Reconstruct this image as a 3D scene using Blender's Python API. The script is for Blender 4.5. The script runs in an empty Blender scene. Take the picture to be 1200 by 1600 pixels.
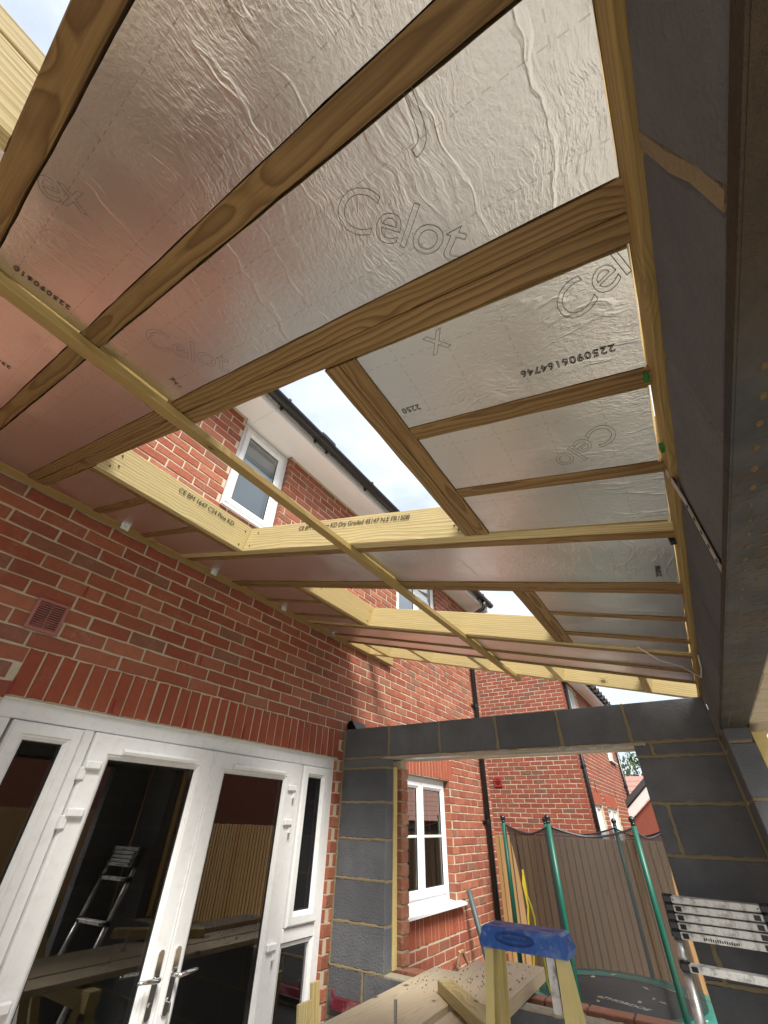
import bpy, math, random
from mathutils import Vector, Matrix, Euler
random.seed(7)
R = math.radians
SC = bpy.context.scene
COL = SC.collection

# ------------------------------------------------------------------ camera
CAM = Vector((2.49, 0.0, 1.70))
WC = ((0.84033736, 0.54158386, 0.0228045), (-0.31196609, 0.51760327, -0.79672078), (-0.4432948, 0.66240001, 0.60391717))
cd = bpy.data.cameras.new('camera')
cd.sensor_fit = 'HORIZONTAL'; cd.sensor_width = 36.0
cd.lens = 637.84 / 1200 * 36.0
cd.clip_start = 0.02; cd.clip_end = 500
cam = bpy.data.objects.new('camera', cd); COL.objects.link(cam)
rm = Matrix(((WC[0][0], -WC[1][0], -WC[2][0]), (WC[0][1], -WC[1][1], -WC[2][1]), (WC[0][2], -WC[1][2], -WC[2][2])))
cam.matrix_world = Matrix.Translation(CAM) @ rm.to_4x4()
SC.camera = cam

# ------------------------------------------------------------------ world, sun, exposure
SUN_EL, SUN_AZ = 48.0, 128.0           # azimuth clockwise from +Y
W = bpy.data.worlds.new('World'); SC.world = W; W.use_nodes = True
nt = W.node_tree; nt.nodes.clear()
def wn(t, **k):
    n = nt.nodes.new(t)
    for a, b in k.items(): setattr(n, a, b)
    return n
sky = wn('ShaderNodeTexSky', sky_type='NISHITA', sun_disc=False, sun_elevation=R(SUN_EL), sun_rotation=R(SUN_AZ))
sky.air_density = 1.0; sky.dust_density = 2.0; sky.ozone_density = 1.0
tc = wn('ShaderNodeTexCoord')
mp = wn('ShaderNodeMapping'); mp.inputs['Scale'].default_value = (1.0, 1.0, 2.2)
nz = wn('ShaderNodeTexNoise'); nz.inputs['Scale'].default_value = 2.6; nz.inputs['Detail'].default_value = 6; nz.inputs['Roughness'].default_value = .55
cr = wn('ShaderNodeValToRGB'); cr.color_ramp.elements[0].color = (.45,.45,.45,1); cr.color_ramp.elements[0].position = .30; cr.color_ramp.elements[1].position = .62
mx = wn('ShaderNodeMix', data_type='RGBA')
mx.inputs['B'].default_value = (6.6, 7.2, 7.9, 1)
bg = wn('ShaderNodeBackground'); bg.inputs['Strength'].default_value = 0.105
ow = wn('ShaderNodeOutputWorld')
L = nt.links.new
L(tc.outputs['Generated'], mp.inputs['Vector']); L(mp.outputs['Vector'], nz.inputs['Vector'])
L(nz.outputs['Fac'], cr.inputs['Fac']); L(cr.outputs['Color'], mx.inputs['Factor'])
L(sky.outputs['Color'], mx.inputs['A']); L(mx.outputs['Result'], bg.inputs['Color']); L(bg.outputs['Background'], ow.inputs['Surface'])
sl = bpy.data.lights.new('sun', 'SUN'); sl.energy = 3.9; sl.angle = R(20); sl.color = (1.0, .95, .87)
so = bpy.data.objects.new('sun', sl); COL.objects.link(so)
az, el = R(SUN_AZ), R(SUN_EL)
sd = Vector((math.sin(az)*math.cos(el), math.cos(az)*math.cos(el), math.sin(el)))
so.rotation_euler = sd.to_track_quat('Z', 'Y').to_euler()
vs = SC.view_settings
vs.view_transform = 'Standard'; vs.look = 'None'; vs.exposure = 0.78; vs.gamma = 1.0; vs.use_curve_mapping = False
cy = SC.cycles
cy.use_denoising = True
cy.max_bounces = 10; cy.diffuse_bounces = 5; cy.glossy_bounces = 5; cy.transmission_bounces = 6; cy.transparent_max_bounces = 12
cy.caustics_reflective = True; cy.caustics_refractive = False; cy.blur_glossy = 0.6
cy.sample_clamp_indirect = 6.0

# ------------------------------------------------------------------ material helpers
class NG:
    def __init__(s, name):
        s.m = bpy.data.materials.new(name); s.m.use_nodes = True
        s.t = s.m.node_tree; s.t.nodes.clear()
        s.out = s.t.nodes.new('ShaderNodeOutputMaterial')
    def n(s, t, ins=None, **k):
        n = s.t.nodes.new(t)
        for a, b in k.items(): setattr(n, a, b)
        for a, b in (ins or {}).items():
            i = n.inputs[a]
            if isinstance(b, bpy.types.NodeSocket): s.t.links.new(b, i)
            else: i.default_value = b
        return n
    def math(s, op, a, b=0.0, c=None, clamp=False):
        n = s.t.nodes.new('ShaderNodeMath'); n.operation = op; n.use_clamp = clamp
        for i, v in enumerate((a, b) if c is None else (a, b, c)):
            if isinstance(v, bpy.types.NodeSocket): s.t.links.new(v, n.inputs[i])
            else: n.inputs[i].default_value = v
        return n.outputs[0]
    def mix(s, f, a, b, bt='MIX'):
        n = s.t.nodes.new('ShaderNodeMix'); n.data_type = 'RGBA'; n.blend_type = bt
        for k, v in (('Factor', f), ('A', a), ('B', b)):
            if isinstance(v, bpy.types.NodeSocket): s.t.links.new(v, n.inputs[k])
            else: n.inputs[k].default_value = (v if k == 'Factor' else (v[0], v[1], v[2], 1))
        return n.outputs['Result']
    def ramp(s, f, stops, interp='LINEAR'):
        n = s.t.nodes.new('ShaderNodeValToRGB'); n.color_ramp.interpolation = interp
        e = n.color_ramp.elements
        while len(e) < len(stops): e.new(.5)
        for i, (p, c) in enumerate(stops):
            e[i].position = p; e[i].color = (c[0], c[1], c[2], 1) if hasattr(c, '__len__') else (c, c, c, 1)
        s.t.links.new(f, n.inputs['Fac']); return n.outputs['Color']
    def noise(s, vec, scale, detail=3, rough=.5, dist=0.0):
        n = s.n('ShaderNodeTexNoise', {'Vector': vec, 'Scale': scale, 'Detail': detail, 'Roughness': rough, 'Distortion': dist})
        return n.outputs['Fac']
    def mapv(s, vec, scale=(1, 1, 1), loc=(0, 0, 0)):
        return s.n('ShaderNodeMapping', {'Vector': vec, 'Scale': scale, 'Location': loc}).outputs['Vector']
    def obj(s): return s.n('ShaderNodeTexCoord').outputs['Object']
    def pos(s): return s.n('ShaderNodeNewGeometry').outputs['Position']
    def rnd(s):
        a = s.n('ShaderNodeAttribute', attribute_name='rnd').outputs['Fac']
        b = s.n('ShaderNodeObjectInfo').outputs['Random']
        return s.math('FRACT', s.math('ADD', a, b))
    def bump(s, h, dist, strength=1.0, normal=None):
        i = {'Height': h, 'Distance': dist, 'Strength': strength}
        if normal is not None: i['Normal'] = normal
        return s.n('ShaderNodeBump', i).outputs['Normal']
    def bsdf(s, **k):
        ins = {}
        for a, b in k.items():
            a = a.replace('_', ' ')
            if isinstance(b, tuple) and len(b) == 3: b = (*b, 1)
            ins[a] = b
        p = s.n('ShaderNodeBsdfPrincipled', ins)
        s.t.links.new(p.outputs[0], s.out.inputs['Surface']); return s.m

def plain(name, col, rough=.5, metal=0.0, var=.12, nscale=18, bumpd=0.0, bscale=120, spec=.5, dirt=None, dscale=5):
    g = NG(name); p = g.obj()
    n = g.noise(p, nscale, 4)
    c = g.mix(g.math('MULTIPLY', n, 1.0), tuple(x*(1-var) for x in col), tuple(min(1, x*(1+var)) for x in col))
    if dirt:
        d = g.ramp(g.noise(p, dscale, 5, .6), [(.5, 0), (.68, 1)])
        c = g.mix(g.math('MULTIPLY', d, dirt[1]), c, dirt[0])
    k = dict(Base_Color=c, Roughness=rough, Metallic=metal)
    if bumpd: k['Normal'] = g.bump(g.noise(p, bscale, 4, .6), bumpd)
    k['Specular_IOR_Level'] = spec
    return g.bsdf(**k)

def brick_mat(name, stops, dust=(.42, .30, .24), dustamt=.5):
    g = NG(name); r = g.rnd(); p = g.pos()
    base = g.ramp(r, stops)
    n1 = g.noise(p, 22, 5, .65); n2 = g.noise(p, 70, 4, .6)
    c = g.mix(g.ramp(n1, [(.35, 0), (.75, .55)]), base, g.mix(.5, base, (.10, .055, .045)))
    c = g.mix(g.math('MULTIPLY', g.ramp(n2, [(.55, 0), (.8, 1)]), .35), c, (.34, .14, .09))
    d = g.math('MULTIPLY', g.ramp(g.noise(p, 6, 4, .6), [(.52, 0), (.75, 1)]), g.ramp(g.noise(p, 45, 3, .7), [(.4, 0), (.7, 1)]))
    c = g.mix(g.math('MULTIPLY', d, dustamt), c, dust)
    h = g.math('ADD', g.math('MULTIPLY', g.noise(p, 35, 5, .6), 1.0), g.math('MULTIPLY', g.noise(p, 150, 3, .6), .35))
    return g.bsdf(Base_Color=c, Roughness=.88, Specular_IOR_Level=.25, Normal=g.bump(h, .009, .9))

RED = [(0, (.30, .096, .056)), (.2, (.37, .128, .074)), (.4, (.275, .078, .046)), (.62, (.34, .100, .056)), (.82, (.42, .160, .092)), (.91, (.255, .122, .078)), (1, (.27, .086, .052))]
M_BRICK = brick_mat('red_brick', RED)
M_SOLD = brick_mat('smooth_red_brick', [(0, (.33, .082, .042)), (.5, (.37, .098, .050)), (1, (.30, .072, .040))], dustamt=.25)
M_NBRICK = brick_mat('orange_red_brick', [(0, (.30, .085, .050)), (.4, (.34, .095, .055)), (.8, (.26, .070, .045)), (.93, (.20, .10, .065)), (1, (.30, .08, .05))], dustamt=.25)
M_BUFF = brick_mat('buff_brick', [(0, (.42, .34, .24)), (1, (.50, .42, .31))], dust=(.6, .55, .45))

def mortar_mat(name, col, bumpd=.004):
    g = NG(name); p = g.pos()
    n = g.noise(p, 60, 5, .65)
    c = g.mix(n, tuple(x*.78 for x in col), tuple(min(1, x*1.15) for x in col))
    c = g.mix(g.ramp(g.noise(p, 9, 4, .6), [(.5, 0), (.8, .4)]), c, tuple(x*.62 for x in col))
    return g.bsdf(Base_Color=c, Roughness=.95, Specular_IOR_Level=.2, Normal=g.bump(g.noise(p, 120, 4, .7), bumpd))
M_MORTAR = mortar_mat('buff_mortar', (.56, .485, .36))
M_BMORTAR = mortar_mat('brown_mortar', (.31, .25, .155), .008)
M_PALEMORT = mortar_mat('pale_mortar', (.52, .45, .33), .01)

def block_mat():
    g = NG('dark_grey_block'); p = g.pos(); r = g.rnd()
    n = g.noise(p, 7, 5, .6)
    c = g.ramp(n, [(.3, (.115, .120, .131)), (.5, (.142, .147, .157)), (.75, (.180, .182, .190))])
    streak = g.noise(g.mapv(p, (60, 60, 3)), 1.0, 3, .6)
    c = g.mix(g.math('MULTIPLY', g.ramp(streak, [(.5, 0), (.75, 1)]), .28), c, (.15, .15, .155))
    c = g.mix(g.math('MULTIPLY', r, .6), c, (.085, .088, .097))
    pit = g.ramp(g.noise(p, 48, 2, .5), [(.17, 0), (.24, 1)])
    c = g.mix(pit, (.02, .02, .022), c)
    scr = g.ramp(g.noise(g.mapv(p, (9, 9, 55)), 1.0, 4, .7), [(.64, 0), (.74, 1)])
    c = g.mix(g.math('MULTIPLY', scr, .16), c, (.2, .19, .18))
    h = g.math('ADD', g.noise(p, 90, 4, .6), g.math('MULTIPLY', pit, .8))
    return g.bsdf(Base_Color=c, Roughness=.9, Specular_IOR_Level=.25, Normal=g.bump(h, .006, .9))
M_BLOCK = block_mat()

def wood_mat(name, light, dark, ring=170, knots=True, green=.35, vary=.30, rough=.62):
    g = NG(name); oc = g.obj(); rn = g.n('ShaderNodeObjectInfo').outputs['Random']
    ra = g.math('MULTIPLY', rn, 37.0)
    r2 = g.math('FRACT', g.math('MULTIPLY', rn, 17.3)); r3 = g.math('FRACT', g.math('MULTIPLY', rn, 71.7))
    sp = g.n('ShaderNodeSeparateXYZ', {'Vector': oc})
    x, y, z = sp.outputs
    xo = g.math('ADD', x, ra)
    v = g.n('ShaderNodeCombineXYZ', {'X': xo, 'Y': y, 'Z': z}).outputs[0]
    kv = g.n('ShaderNodeVectorMath', {0: v, 1: (4.2, 6.0, 6.0)}, operation='MULTIPLY').outputs[0]
    vn = g.n('ShaderNodeTexVoronoi', {'Vector': kv, 'Scale': 1.0, 'Randomness': 1.0}, feature='F1')
    keep = g.math('GREATER_THAN', g.n('ShaderNodeSeparateColor', {'Color': vn.outputs['Color']}).outputs[0], .36)
    vor = g.math('ADD', vn.outputs['Distance'], g.math('SUBTRACT', 1.0, keep))
    k = g.math('POWER', g.math('SUBTRACT', 1.0, g.math('DIVIDE', vor, .40), clamp=True), 2.0)
    wob = g.noise(g.mapv(v, (2.0, 6, 6)), 1.0, 3, .5)
    wob2 = g.noise(g.mapv(v, (6, 26, 26)), 1.0, 2, .5)
    yy = g.math('ADD', y, g.math('MULTIPLY', g.math('SUBTRACT', r2, .5), .09))
    zz = g.math('ADD', z, g.math('ADD', .012, g.math('MULTIPLY', r3, .05)))
    rr = g.math('SQRT', g.math('ADD', g.math('MULTIPLY', yy, yy), g.math('MULTIPLY', zz, zz)))
    rr = g.math('ADD', rr, g.math('ADD', g.math('MULTIPLY', wob, .042), g.math('MULTIPLY', wob2, .006)))
    if knots: rr = g.math('ADD', rr, g.math('MULTIPLY', k, .045))
    f = g.math('FRACT', g.math('MULTIPLY', rr, float(ring)))
    rg = g.ramp(f, [(0, 0), (.35, .12), (.72, .75), (.86, 1), (1, 0)])
    c = g.mix(g.math('MULTIPLY', rg, .85), light, dark)
    fine = g.noise(g.mapv(v, (5, 260, 260)), 1.0, 3, .6)
    c = g.mix(g.math('MULTIPLY', g.ramp(fine, [(.42, 0), (.75, 1)]), .42), c, tuple(a*.65 for a in dark))
    blot = g.noise(g.mapv(v, (2.5, 9, 9)), 1.0, 4, .6)
    c = g.mix(g.math('MULTIPLY', g.ramp(blot, [(.45, 0), (.75, 1)]), green), c, (light[0]*.62, light[1]*.68, light[2]*.5))
    c = g.mix(g.math('MULTIPLY', r2, vary), c, (dark[0]*1.15, dark[1]*1.0, dark[2]*.75))
    if knots:
        kd = g.ramp(vor, [(.075, 1), (.10, 0)])
        c = g.mix(g.math('MULTIPLY', kd, .85), c, (.075, .055, .026))
        ke = g.ramp(vor, [(.09, 0), (.11, 1), (.17, 0)])
        c = g.mix(g.math('MULTIPLY', ke, .4), c, tuple(a*.7 for a in dark))
    h = g.math('ADD', g.math('MULTIPLY', f, .3), fine)
    return g.bsdf(Base_Color=c, Roughness=rough, Specular_IOR_Level=.3, Normal=g.bump(h, .0015, .6))
M_WOOD = wood_mat('treated_softwood', (.295, .185, .072), (.105, .055, .019), ring=100)
M_WOODB = wood_mat('olive_softwood', (.40, .29, .115), (.26, .17, .06), ring=110, green=.5)
M_WOODP = wood_mat('pale_lit_softwood', (.60, .50, .27), (.37, .26, .095), ring=80, green=.4)  # treated softwood with daylight painted in as paler tones; offcuts use it too
M_SCAF = wood_mat('dusty_plank', (.60, .51, .38), (.50, .40, .27), ring=110, green=.12)
M_FENCE = wood_mat('fence_softwood', (.44, .285, .135), (.29, .170, .075), ring=80, green=.2, vary=.6)

def foil_mat():
    g = NG('crinkled_foil'); oc = g.obj(); rn = g.n('ShaderNodeObjectInfo').outputs['Random']
    sp = g.n('ShaderNodeSeparateXYZ', {'Vector': oc}); x, y, z = sp.outputs
    ra = g.math('MULTIPLY', rn, 23.0)
    v = g.n('ShaderNodeCombineXYZ', {'X': g.math('ADD', x, ra), 'Y': g.math('ADD', y, ra), 'Z': 0.0}).outputs[0]
    wv = g.noise(v, 6.0, 3, .5)
    dv = g.n('ShaderNodeVectorMath', {0: v, 1: g.n('ShaderNodeCombineXYZ', {'X': g.math('MULTIPLY', g.math('SUBTRACT', wv, .5), .10), 'Y': 0.0, 'Z': 0.0}).outputs[0]}, operation='ADD').outputs[0]
    # long thin creases, running along local Y
    c1 = g.noise(g.mapv(dv, (6.5, 1.3, 1)), 1.0, 5, .52)
    cr1 = g.math('POWER', g.math('SUBTRACT', 1.0, g.math('ABSOLUTE', g.math('MULTIPLY', g.math('SUBTRACT', c1, .5), 46.0)), clamp=True), 1.2)
    c2 = g.noise(g.mapv(dv, (85, 26, 1)), 1.0, 3, .6)
    cr2 = g.math('POWER', g.math('SUBTRACT', 1.0, g.math('ABSOLUTE', g.math('MULTIPLY', g.math('SUBTRACT', c2, .5), 8.0)), clamp=True), 1.4)
    m1 = g.ramp(g.noise(v, 2.6, 3, .5), [(.36, 0), (.62, 1)])
    m2 = g.ramp(g.noise(g.mapv(v, (1, 1, 1), (5, 3, 0)), 4.0, 3, .5), [(.40, .08), (.66, 1)])
    peb = g.noise(v, 95, 3, .6)
    big = g.noise(v, 5.0, 2, .5)
    h = g.math('ADD', g.math('MULTIPLY', g.math('MULTIPLY', cr1, m1), 1.0), g.math('MULTIPLY', g.math('MULTIPLY', cr2, m2), .55))
    h = g.math('ADD', h, g.math('MULTIPLY', peb, .7))
    h = g.math('ADD', h, g.math('MULTIPLY', big, 1.4))
    # faint printed dash grid
    def dash(a, b, pitch):
        d = g.math('ABSOLUTE', g.math('SUBTRACT', g.math('FRACT', g.math('DIVIDE', a, pitch)), .5))
        ln = g.math('LESS_THAN', d, .0009/pitch)
        ds = g.math('LESS_THAN', g.math('FRACT', g.math('DIVIDE', b, .022)), .55)
        return g.math('MULTIPLY', ln, ds)
    gr = g.math('MAXIMUM', dash(x, y, .155), dash(y, x, .117))
    dirt = g.ramp(g.noise(v, 34, 5, .7), [(.66, 0), (.8, 1)])
    col = g.mix(g.math('MULTIPLY', gr, .30), (.90, .90, .88), (.22, .20, .18))
    col = g.mix(g.math('MULTIPLY', dirt, .18), col, (.42, .36, .30))
    rough = g.math('ADD', .245, g.math('MULTIPLY', g.noise(v, 8, 3, .5), .14))
    return g.bsdf(Base_Color=col, Metallic=1.0, Roughness=rough, Normal=g.bump(h, .00078, 1.0))
M_FOIL = foil_mat()
M_PIR = plain('yellow_foam', (.62, .48, .20), .9, bumpd=.003)
M_UPVC = plain('white_upvc', (.78, .79, .79), .32, var=.03, nscale=6, dirt=((.54, .51, .46), .22), dscale=26)
M_SOFF = plain('white_soffit', (.72, .70, .68), .4, var=.03, nscale=4)
M_BLACK = plain('black_plastic', (.012, .013, .014), .28, var=.1, spec=.6)
M_SEAL = plain('black_seal', (.012, .012, .012), .6)
M_CHROME = plain('polished_steel', (.78, .76, .72), .12, 1.0, var=.05)
M_GALV = plain('galvanised_steel', (.55, .56, .57), .38, 1.0, var=.15, nscale=30)
M_ALU = plain('scuffed_aluminium', (.70, .70, .69), .42, .85, var=.12, nscale=26, dirt=((.25, .24, .22), .6), dscale=22)
M_ALUP = plain('pale_aluminium_rung', (.72, .72, .70), .55, .35, var=.08, nscale=20, dirt=((.16, .15, .14), .75), dscale=30)
M_BLUE = plain('blue_plastic', (.020, .085, .33), .42, var=.15, nscale=12, dirt=((.30, .36, .48), .5), dscale=26, bumpd=.002, bscale=60)
M_BLUEL = plain('blue_moulding', (.012, .05, .21), .5)
M_YEL = plain('yellow_fibreglass', (.60, .49, .20), .5, var=.12, nscale=14, dirt=((.55, .50, .38), .5), dscale=12)
M_GREEN = plain('green_foam_sleeve', (.004, .098, .066), .4, var=.1)
M_PAD = plain('green_spring_pad', (.012, .155, .125), .4, var=.15, nscale=8, bumpd=.01, bscale=14)
M_MAT = plain('black_jump_mat', (.018, .018, .021), .55, var=.2, nscale=9, dirt=((.06, .06, .062), .6))
M_WHITE = plain('white_print', (.86, .87, .87), .6, var=.02)
M_INK = plain('black_ink', (.022, .018, .016), .7)
M_FINEINK = plain('grey_ink', (.17, .145, .12), .7)
M_MAROON = plain('maroon_paint', (.13, .012, .022), .4, var=.15, dirt=((.45, .30, .28), .4), dscale=16)
M_VENT = plain('terracotta_plastic', (.36, .135, .115), .5, var=.06)
M_VENTD = plain('dark_slot', (.03, .012, .011), .8)
M_WEEP = plain('red_weep_plastic', (.33, .035, .028), .45)
M_CONC = plain('dusty_concrete', (.46, .43, .385), .9, var=.18, nscale=3, bumpd=.004, dirt=((.27, .23, .19), .7), dscale=2.2)
M_GROUND = plain('bare_soil', (.20, .165, .12), .95, var=.3, nscale=4, bumpd=.03, bscale=12)
M_LAWN = plain('lawn_green', (.060, .105, .022), .95, var=.35, nscale=7, bumpd=.03, bscale=60)
M_ROOM = plain('dark_room', (.20, .20, .19), .8)
M_TILE = plain('dark_roof_tile', (.055, .052, .055), .8, var=.2, bumpd=.004)
M_PTILE = plain('brown_pink_tile', (.36, .20, .16), .85, var=.15, nscale=9)
M_STEEL = None
def steel_mat():
    g = NG('weathered_lintel_steel'); p = g.pos()
    n = g.noise(p, 9, 5, .65)
    c = g.ramp(n, [(.35, (.018, .019, .020)), (.55, (.038, .037, .034)), (.75, (.065, .052, .036))])
    s = g.ramp(g.noise(g.mapv(p, (1, 1, 1), (3, .4, 0)), 4.2, 5, .65), [(.50, 0), (.56, 1)])
    nearm = g.ramp(g.n('ShaderNodeSeparateXYZ', {'Vector': p}).outputs[1], [(.28, 1), (.46, 0)])
    s2 = g.math('MAXIMUM', g.math('MULTIPLY', s, .55), nearm)
    sc = g.mix(g.noise(p, 38, 5, .7), (.016, .011, .007), (.070, .045, .023))
    c = g.mix(s2, c, sc)
    mt = g.math('SUBTRACT', .15, g.math('MULTIPLY', s2, .15))
    h = g.math('MULTIPLY', g.noise(p, 70, 5, .7), g.math('ADD', .15, s2))
    return g.bsdf(Base_Color=c, Metallic=mt, Roughness=.62, Specular_IOR_Level=.25, Normal=g.bump(h, .008, .8))
M_STEEL = steel_mat()

def glass_mat(name, tint, extra=1.0):
    g = NG(name)
    fr = g.n('ShaderNodeFresnel', {'IOR': 1.52}).outputs[0]
    f = g.math('MULTIPLY', fr, 3.1*extra, clamp=True)
    t = g.n('ShaderNodeBsdfTransparent', {'Color': (*tint, 1)}).outputs[0]
    gl = g.n('ShaderNodeBsdfGlossy', {'Color': (1, 1, 1, 1), 'Roughness': .004}).outputs[0]
    m = g.n('ShaderNodeMixShader', {0: f, 1: t, 2: gl}).outputs[0]
    g.t.links.new(m, g.out.inputs['Surface']); return g.m
M_GLASS = glass_mat('window_glass', (.72, .76, .74))
def net_mat():
    g = NG('black_safety_net'); uv = g.n('ShaderNodeTexCoord').outputs['UV']
    sp = g.n('ShaderNodeSeparateXYZ', {'Vector': uv})
    den = g.math('ADD', .51, g.math('MULTIPLY', g.noise(g.mapv(uv, (.02, .004, 1)), 1.0, 3, .6), .18))
    t = g.n('ShaderNodeBsdfTransparent', {'Color': (1, 1, 1, 1)}).outputs[0]
    d = g.n('ShaderNodeBsdfPrincipled', {'Base Color': (.026, .025, .027, 1), 'Roughness': .6}).outputs[0]
    m = g.n('ShaderNodeMixShader', {0: den, 1: t, 2: d}).outputs[0]
    g.t.links.new(m, g.out.inputs['Surface']); return g.m
M_NET = net_mat()
def leaf_mat(name, a, b):
    g = NG(name); c = g.mix(g.rnd(), a, b)
    return g.bsdf(Base_Color=c, Roughness=.6, Specular_IOR_Level=.3)
M_LEAF = leaf_mat('tree_leaf', (.035, .065, .018), (.085, .115, .035))
M_BARK = plain('bark', (.10, .08, .06), .9, bumpd=.01)

# ------------------------------------------------------------------ mesh helpers
class MB:
    def __init__(s): s.v = []; s.f = []; s.r = []; s.sm = False
    def add(s, vs_, fs, rnd=0.0):
        o = len(s.v); s.v += [tuple(v) for v in vs_]; s.f += [tuple(i+o for i in f) for f in fs]; s.r += [rnd]*len(fs)
        return s
    def box(s, lo, hi, rnd=0.0):
        x0, y0, z0 = lo; x1, y1, z1 = hi
        return s.add([(x0,y0,z0),(x1,y0,z0),(x1,y1,z0),(x0,y1,z0),(x0,y0,z1),(x1,y0,z1),(x1,y1,z1),(x0,y1,z1)],
              [(3,2,1,0),(4,5,6,7),(0,1,5,4),(1,2,6,5),(2,3,7,6),(3,0,4,7)], rnd)
    def bev(s, lo, hi, b=.003, rnd=0.0, jit=0.0, M=None):
        vs_ = []; idx = {}
        rj = lambda: random.uniform(-jit, jit) if jit else 0.0
        for ix in (0, 1):
            for iy in (0, 1):
                for iz in (0, 1):
                    c = [(lo, hi)[ix][0], (lo, hi)[iy][1], (lo, hi)[iz][2]]
                    sg = [1 if ix == 0 else -1, 1 if iy == 0 else -1, 1 if iz == 0 else -1]
                    j = [rj(), rj(), rj()]
                    for a in range(3):
                        p = [c[q] + sg[q]*b*(0 if q == a else 1) + j[q] for q in range(3)]
                        idx[(ix, iy, iz, a)] = len(vs_); vs_.append(p)
        I = idx; F = []
        for a in range(3):
            u, w = [(1, 2), (2, 0), (0, 1)][a]
            for e in (0, 1):
                q = []
                for (p1, p2) in ((0, 0), (1, 0), (1, 1), (0, 1)):
                    k = [0, 0, 0]; k[a] = e; k[u] = p1; k[w] = p2
                    q.append(I[(*k, a)])
                F.append(tuple(q) if e else tuple(q[::-1]))
        for a in range(3):
            u, w = [(1, 2), (2, 0), (0, 1)][a]
            for p1 in (0, 1):
                for p2 in (0, 1):
                    k0 = [0, 0, 0]; k0[u] = p1; k0[w] = p2; k1 = k0[:]; k1[a] = 1
                    q = [I[(*k0, u)], I[(*k1, u)], I[(*k1, w)], I[(*k0, w)]]
                    if (p1 + p2) % 2 == 0: q = q[::-1]
                    F.append(tuple(q))
        for ix in (0, 1):
            for iy in (0, 1):
                for iz in (0, 1):
                    q = [I[(ix, iy, iz, 0)], I[(ix, iy, iz, 1)], I[(ix, iy, iz, 2)]]
                    if (ix + iy + iz) % 2 == 0: q = q[::-1]
                    F.append(tuple(q))
        if M is not None: vs_ = [M @ Vector(v) for v in vs_]
        return s.add(vs_, F, rnd)
    def tube(s, pts, r, n=10, caps=True, rnd=0.0):
        pts = [Vector(p) for p in pts]; rs = r if hasattr(r, '__len__') else [r]*len(pts)
        vs_ = []; F = []; ref = None
        for i, p in enumerate(pts):
            d = (pts[min(i+1, len(pts)-1)] - pts[max(i-1, 0)]).normalized()
            if ref is None:
                ref = Vector((0, 0, 1)) if abs(d.z) < .9 else Vector((1, 0, 0))
            u = (ref - d*ref.dot(d)).normalized(); ref = u; w = d.cross(u)
            for k in range(n):
                a = 2*math.pi*k/n; vs_.append(p + (u*math.cos(a) + w*math.sin(a))*rs[i])
        for i in range(len(pts)-1):
            for k in range(n):
                F.append((i*n+k, i*n+(k+1) % n, (i+1)*n+(k+1) % n, (i+1)*n+k))
        if caps:
            F.append(tuple(range(n))[::-1]); F.append(tuple((len(pts)-1)*n+k for k in range(n)))
        return s.add(vs_, F, rnd)
    def sphere(s, c, r, n=12, m=8, sc=(1, 1, 1), rnd=0.0):
        vs_ = []; F = []
        for i in range(m+1):
            t = math.pi*i/m
            for k in range(n):
                a = 2*math.pi*k/n
                vs_.append((c[0]+r*sc[0]*math.sin(t)*math.cos(a), c[1]+r*sc[1]*math.sin(t)*math.sin(a), c[2]+r*sc[2]*math.cos(t)))
        for i in range(m):
            for k in range(n): F.append((i*n+k, (i+1)*n+k, (i+1)*n+(k+1) % n, i*n+(k+1) % n))
        return s.add(vs_, F, rnd)
    def ring_x(s, y0, y1, z0, z1, loops, rnd=0.0):
        """mitred rectangular frame facing +x: loops = [(inset, x), ...] walked from the outside in"""
        vs_ = []; F = []
        for (i, x) in loops:
            vs_ += [(x, y0+i, z0+i), (x, y1-i, z0+i), (x, y1-i, z1-i), (x, y0+i, z1-i)]
        for k in range(len(loops)-1):
            for q in range(4):
                a, b = k*4+q, k*4+(q+1) % 4
                F.append((a, b, b+4, a+4))
        return s.add(vs_, F, rnd)
    def prism(s, poly, axis, a, b, rnd=0.0):
        """poly of 2D points extruded along axis from a to b"""
        n = len(poly); vs_ = []
        for t in (a, b):
            for (p, q) in poly:
                vs_.append((t, p, q) if axis == 0 else ((p, t, q) if axis == 1 else (p, q, t)))
        F = [tuple(range(n))[::-1], tuple(range(n, 2*n))] + [(k, (k+1) % n, n+(k+1) % n, n+k) for k in range(n)]
        return s.add(vs_, F, rnd)
    def xf(s, M):
        s.v = [tuple(M @ Vector(v)) for v in s.v]; return s
    def mesh(s, name, smooth=False):
        me = bpy.data.meshes.new(name); me.from_pydata(s.v, [], s.f)
        at = me.attributes.new('rnd', 'FLOAT', 'FACE'); at.data.foreach_set('value', s.r)
        if smooth: me.polygons.foreach_set('use_smooth', [True]*len(s.f))
        me.update(); return me
    def obj(s, name, mat, parent=None, smooth=False, M=None):
        o = bpy.data.objects.new(name, s.mesh(name, smooth)); COL.objects.link(o)
        o.data.materials.append(mat)
        if parent is not None: o.parent = parent; o.matrix_parent_inverse = Matrix.Identity(4)
        if M is not None: o.matrix_local = M
        return o
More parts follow.
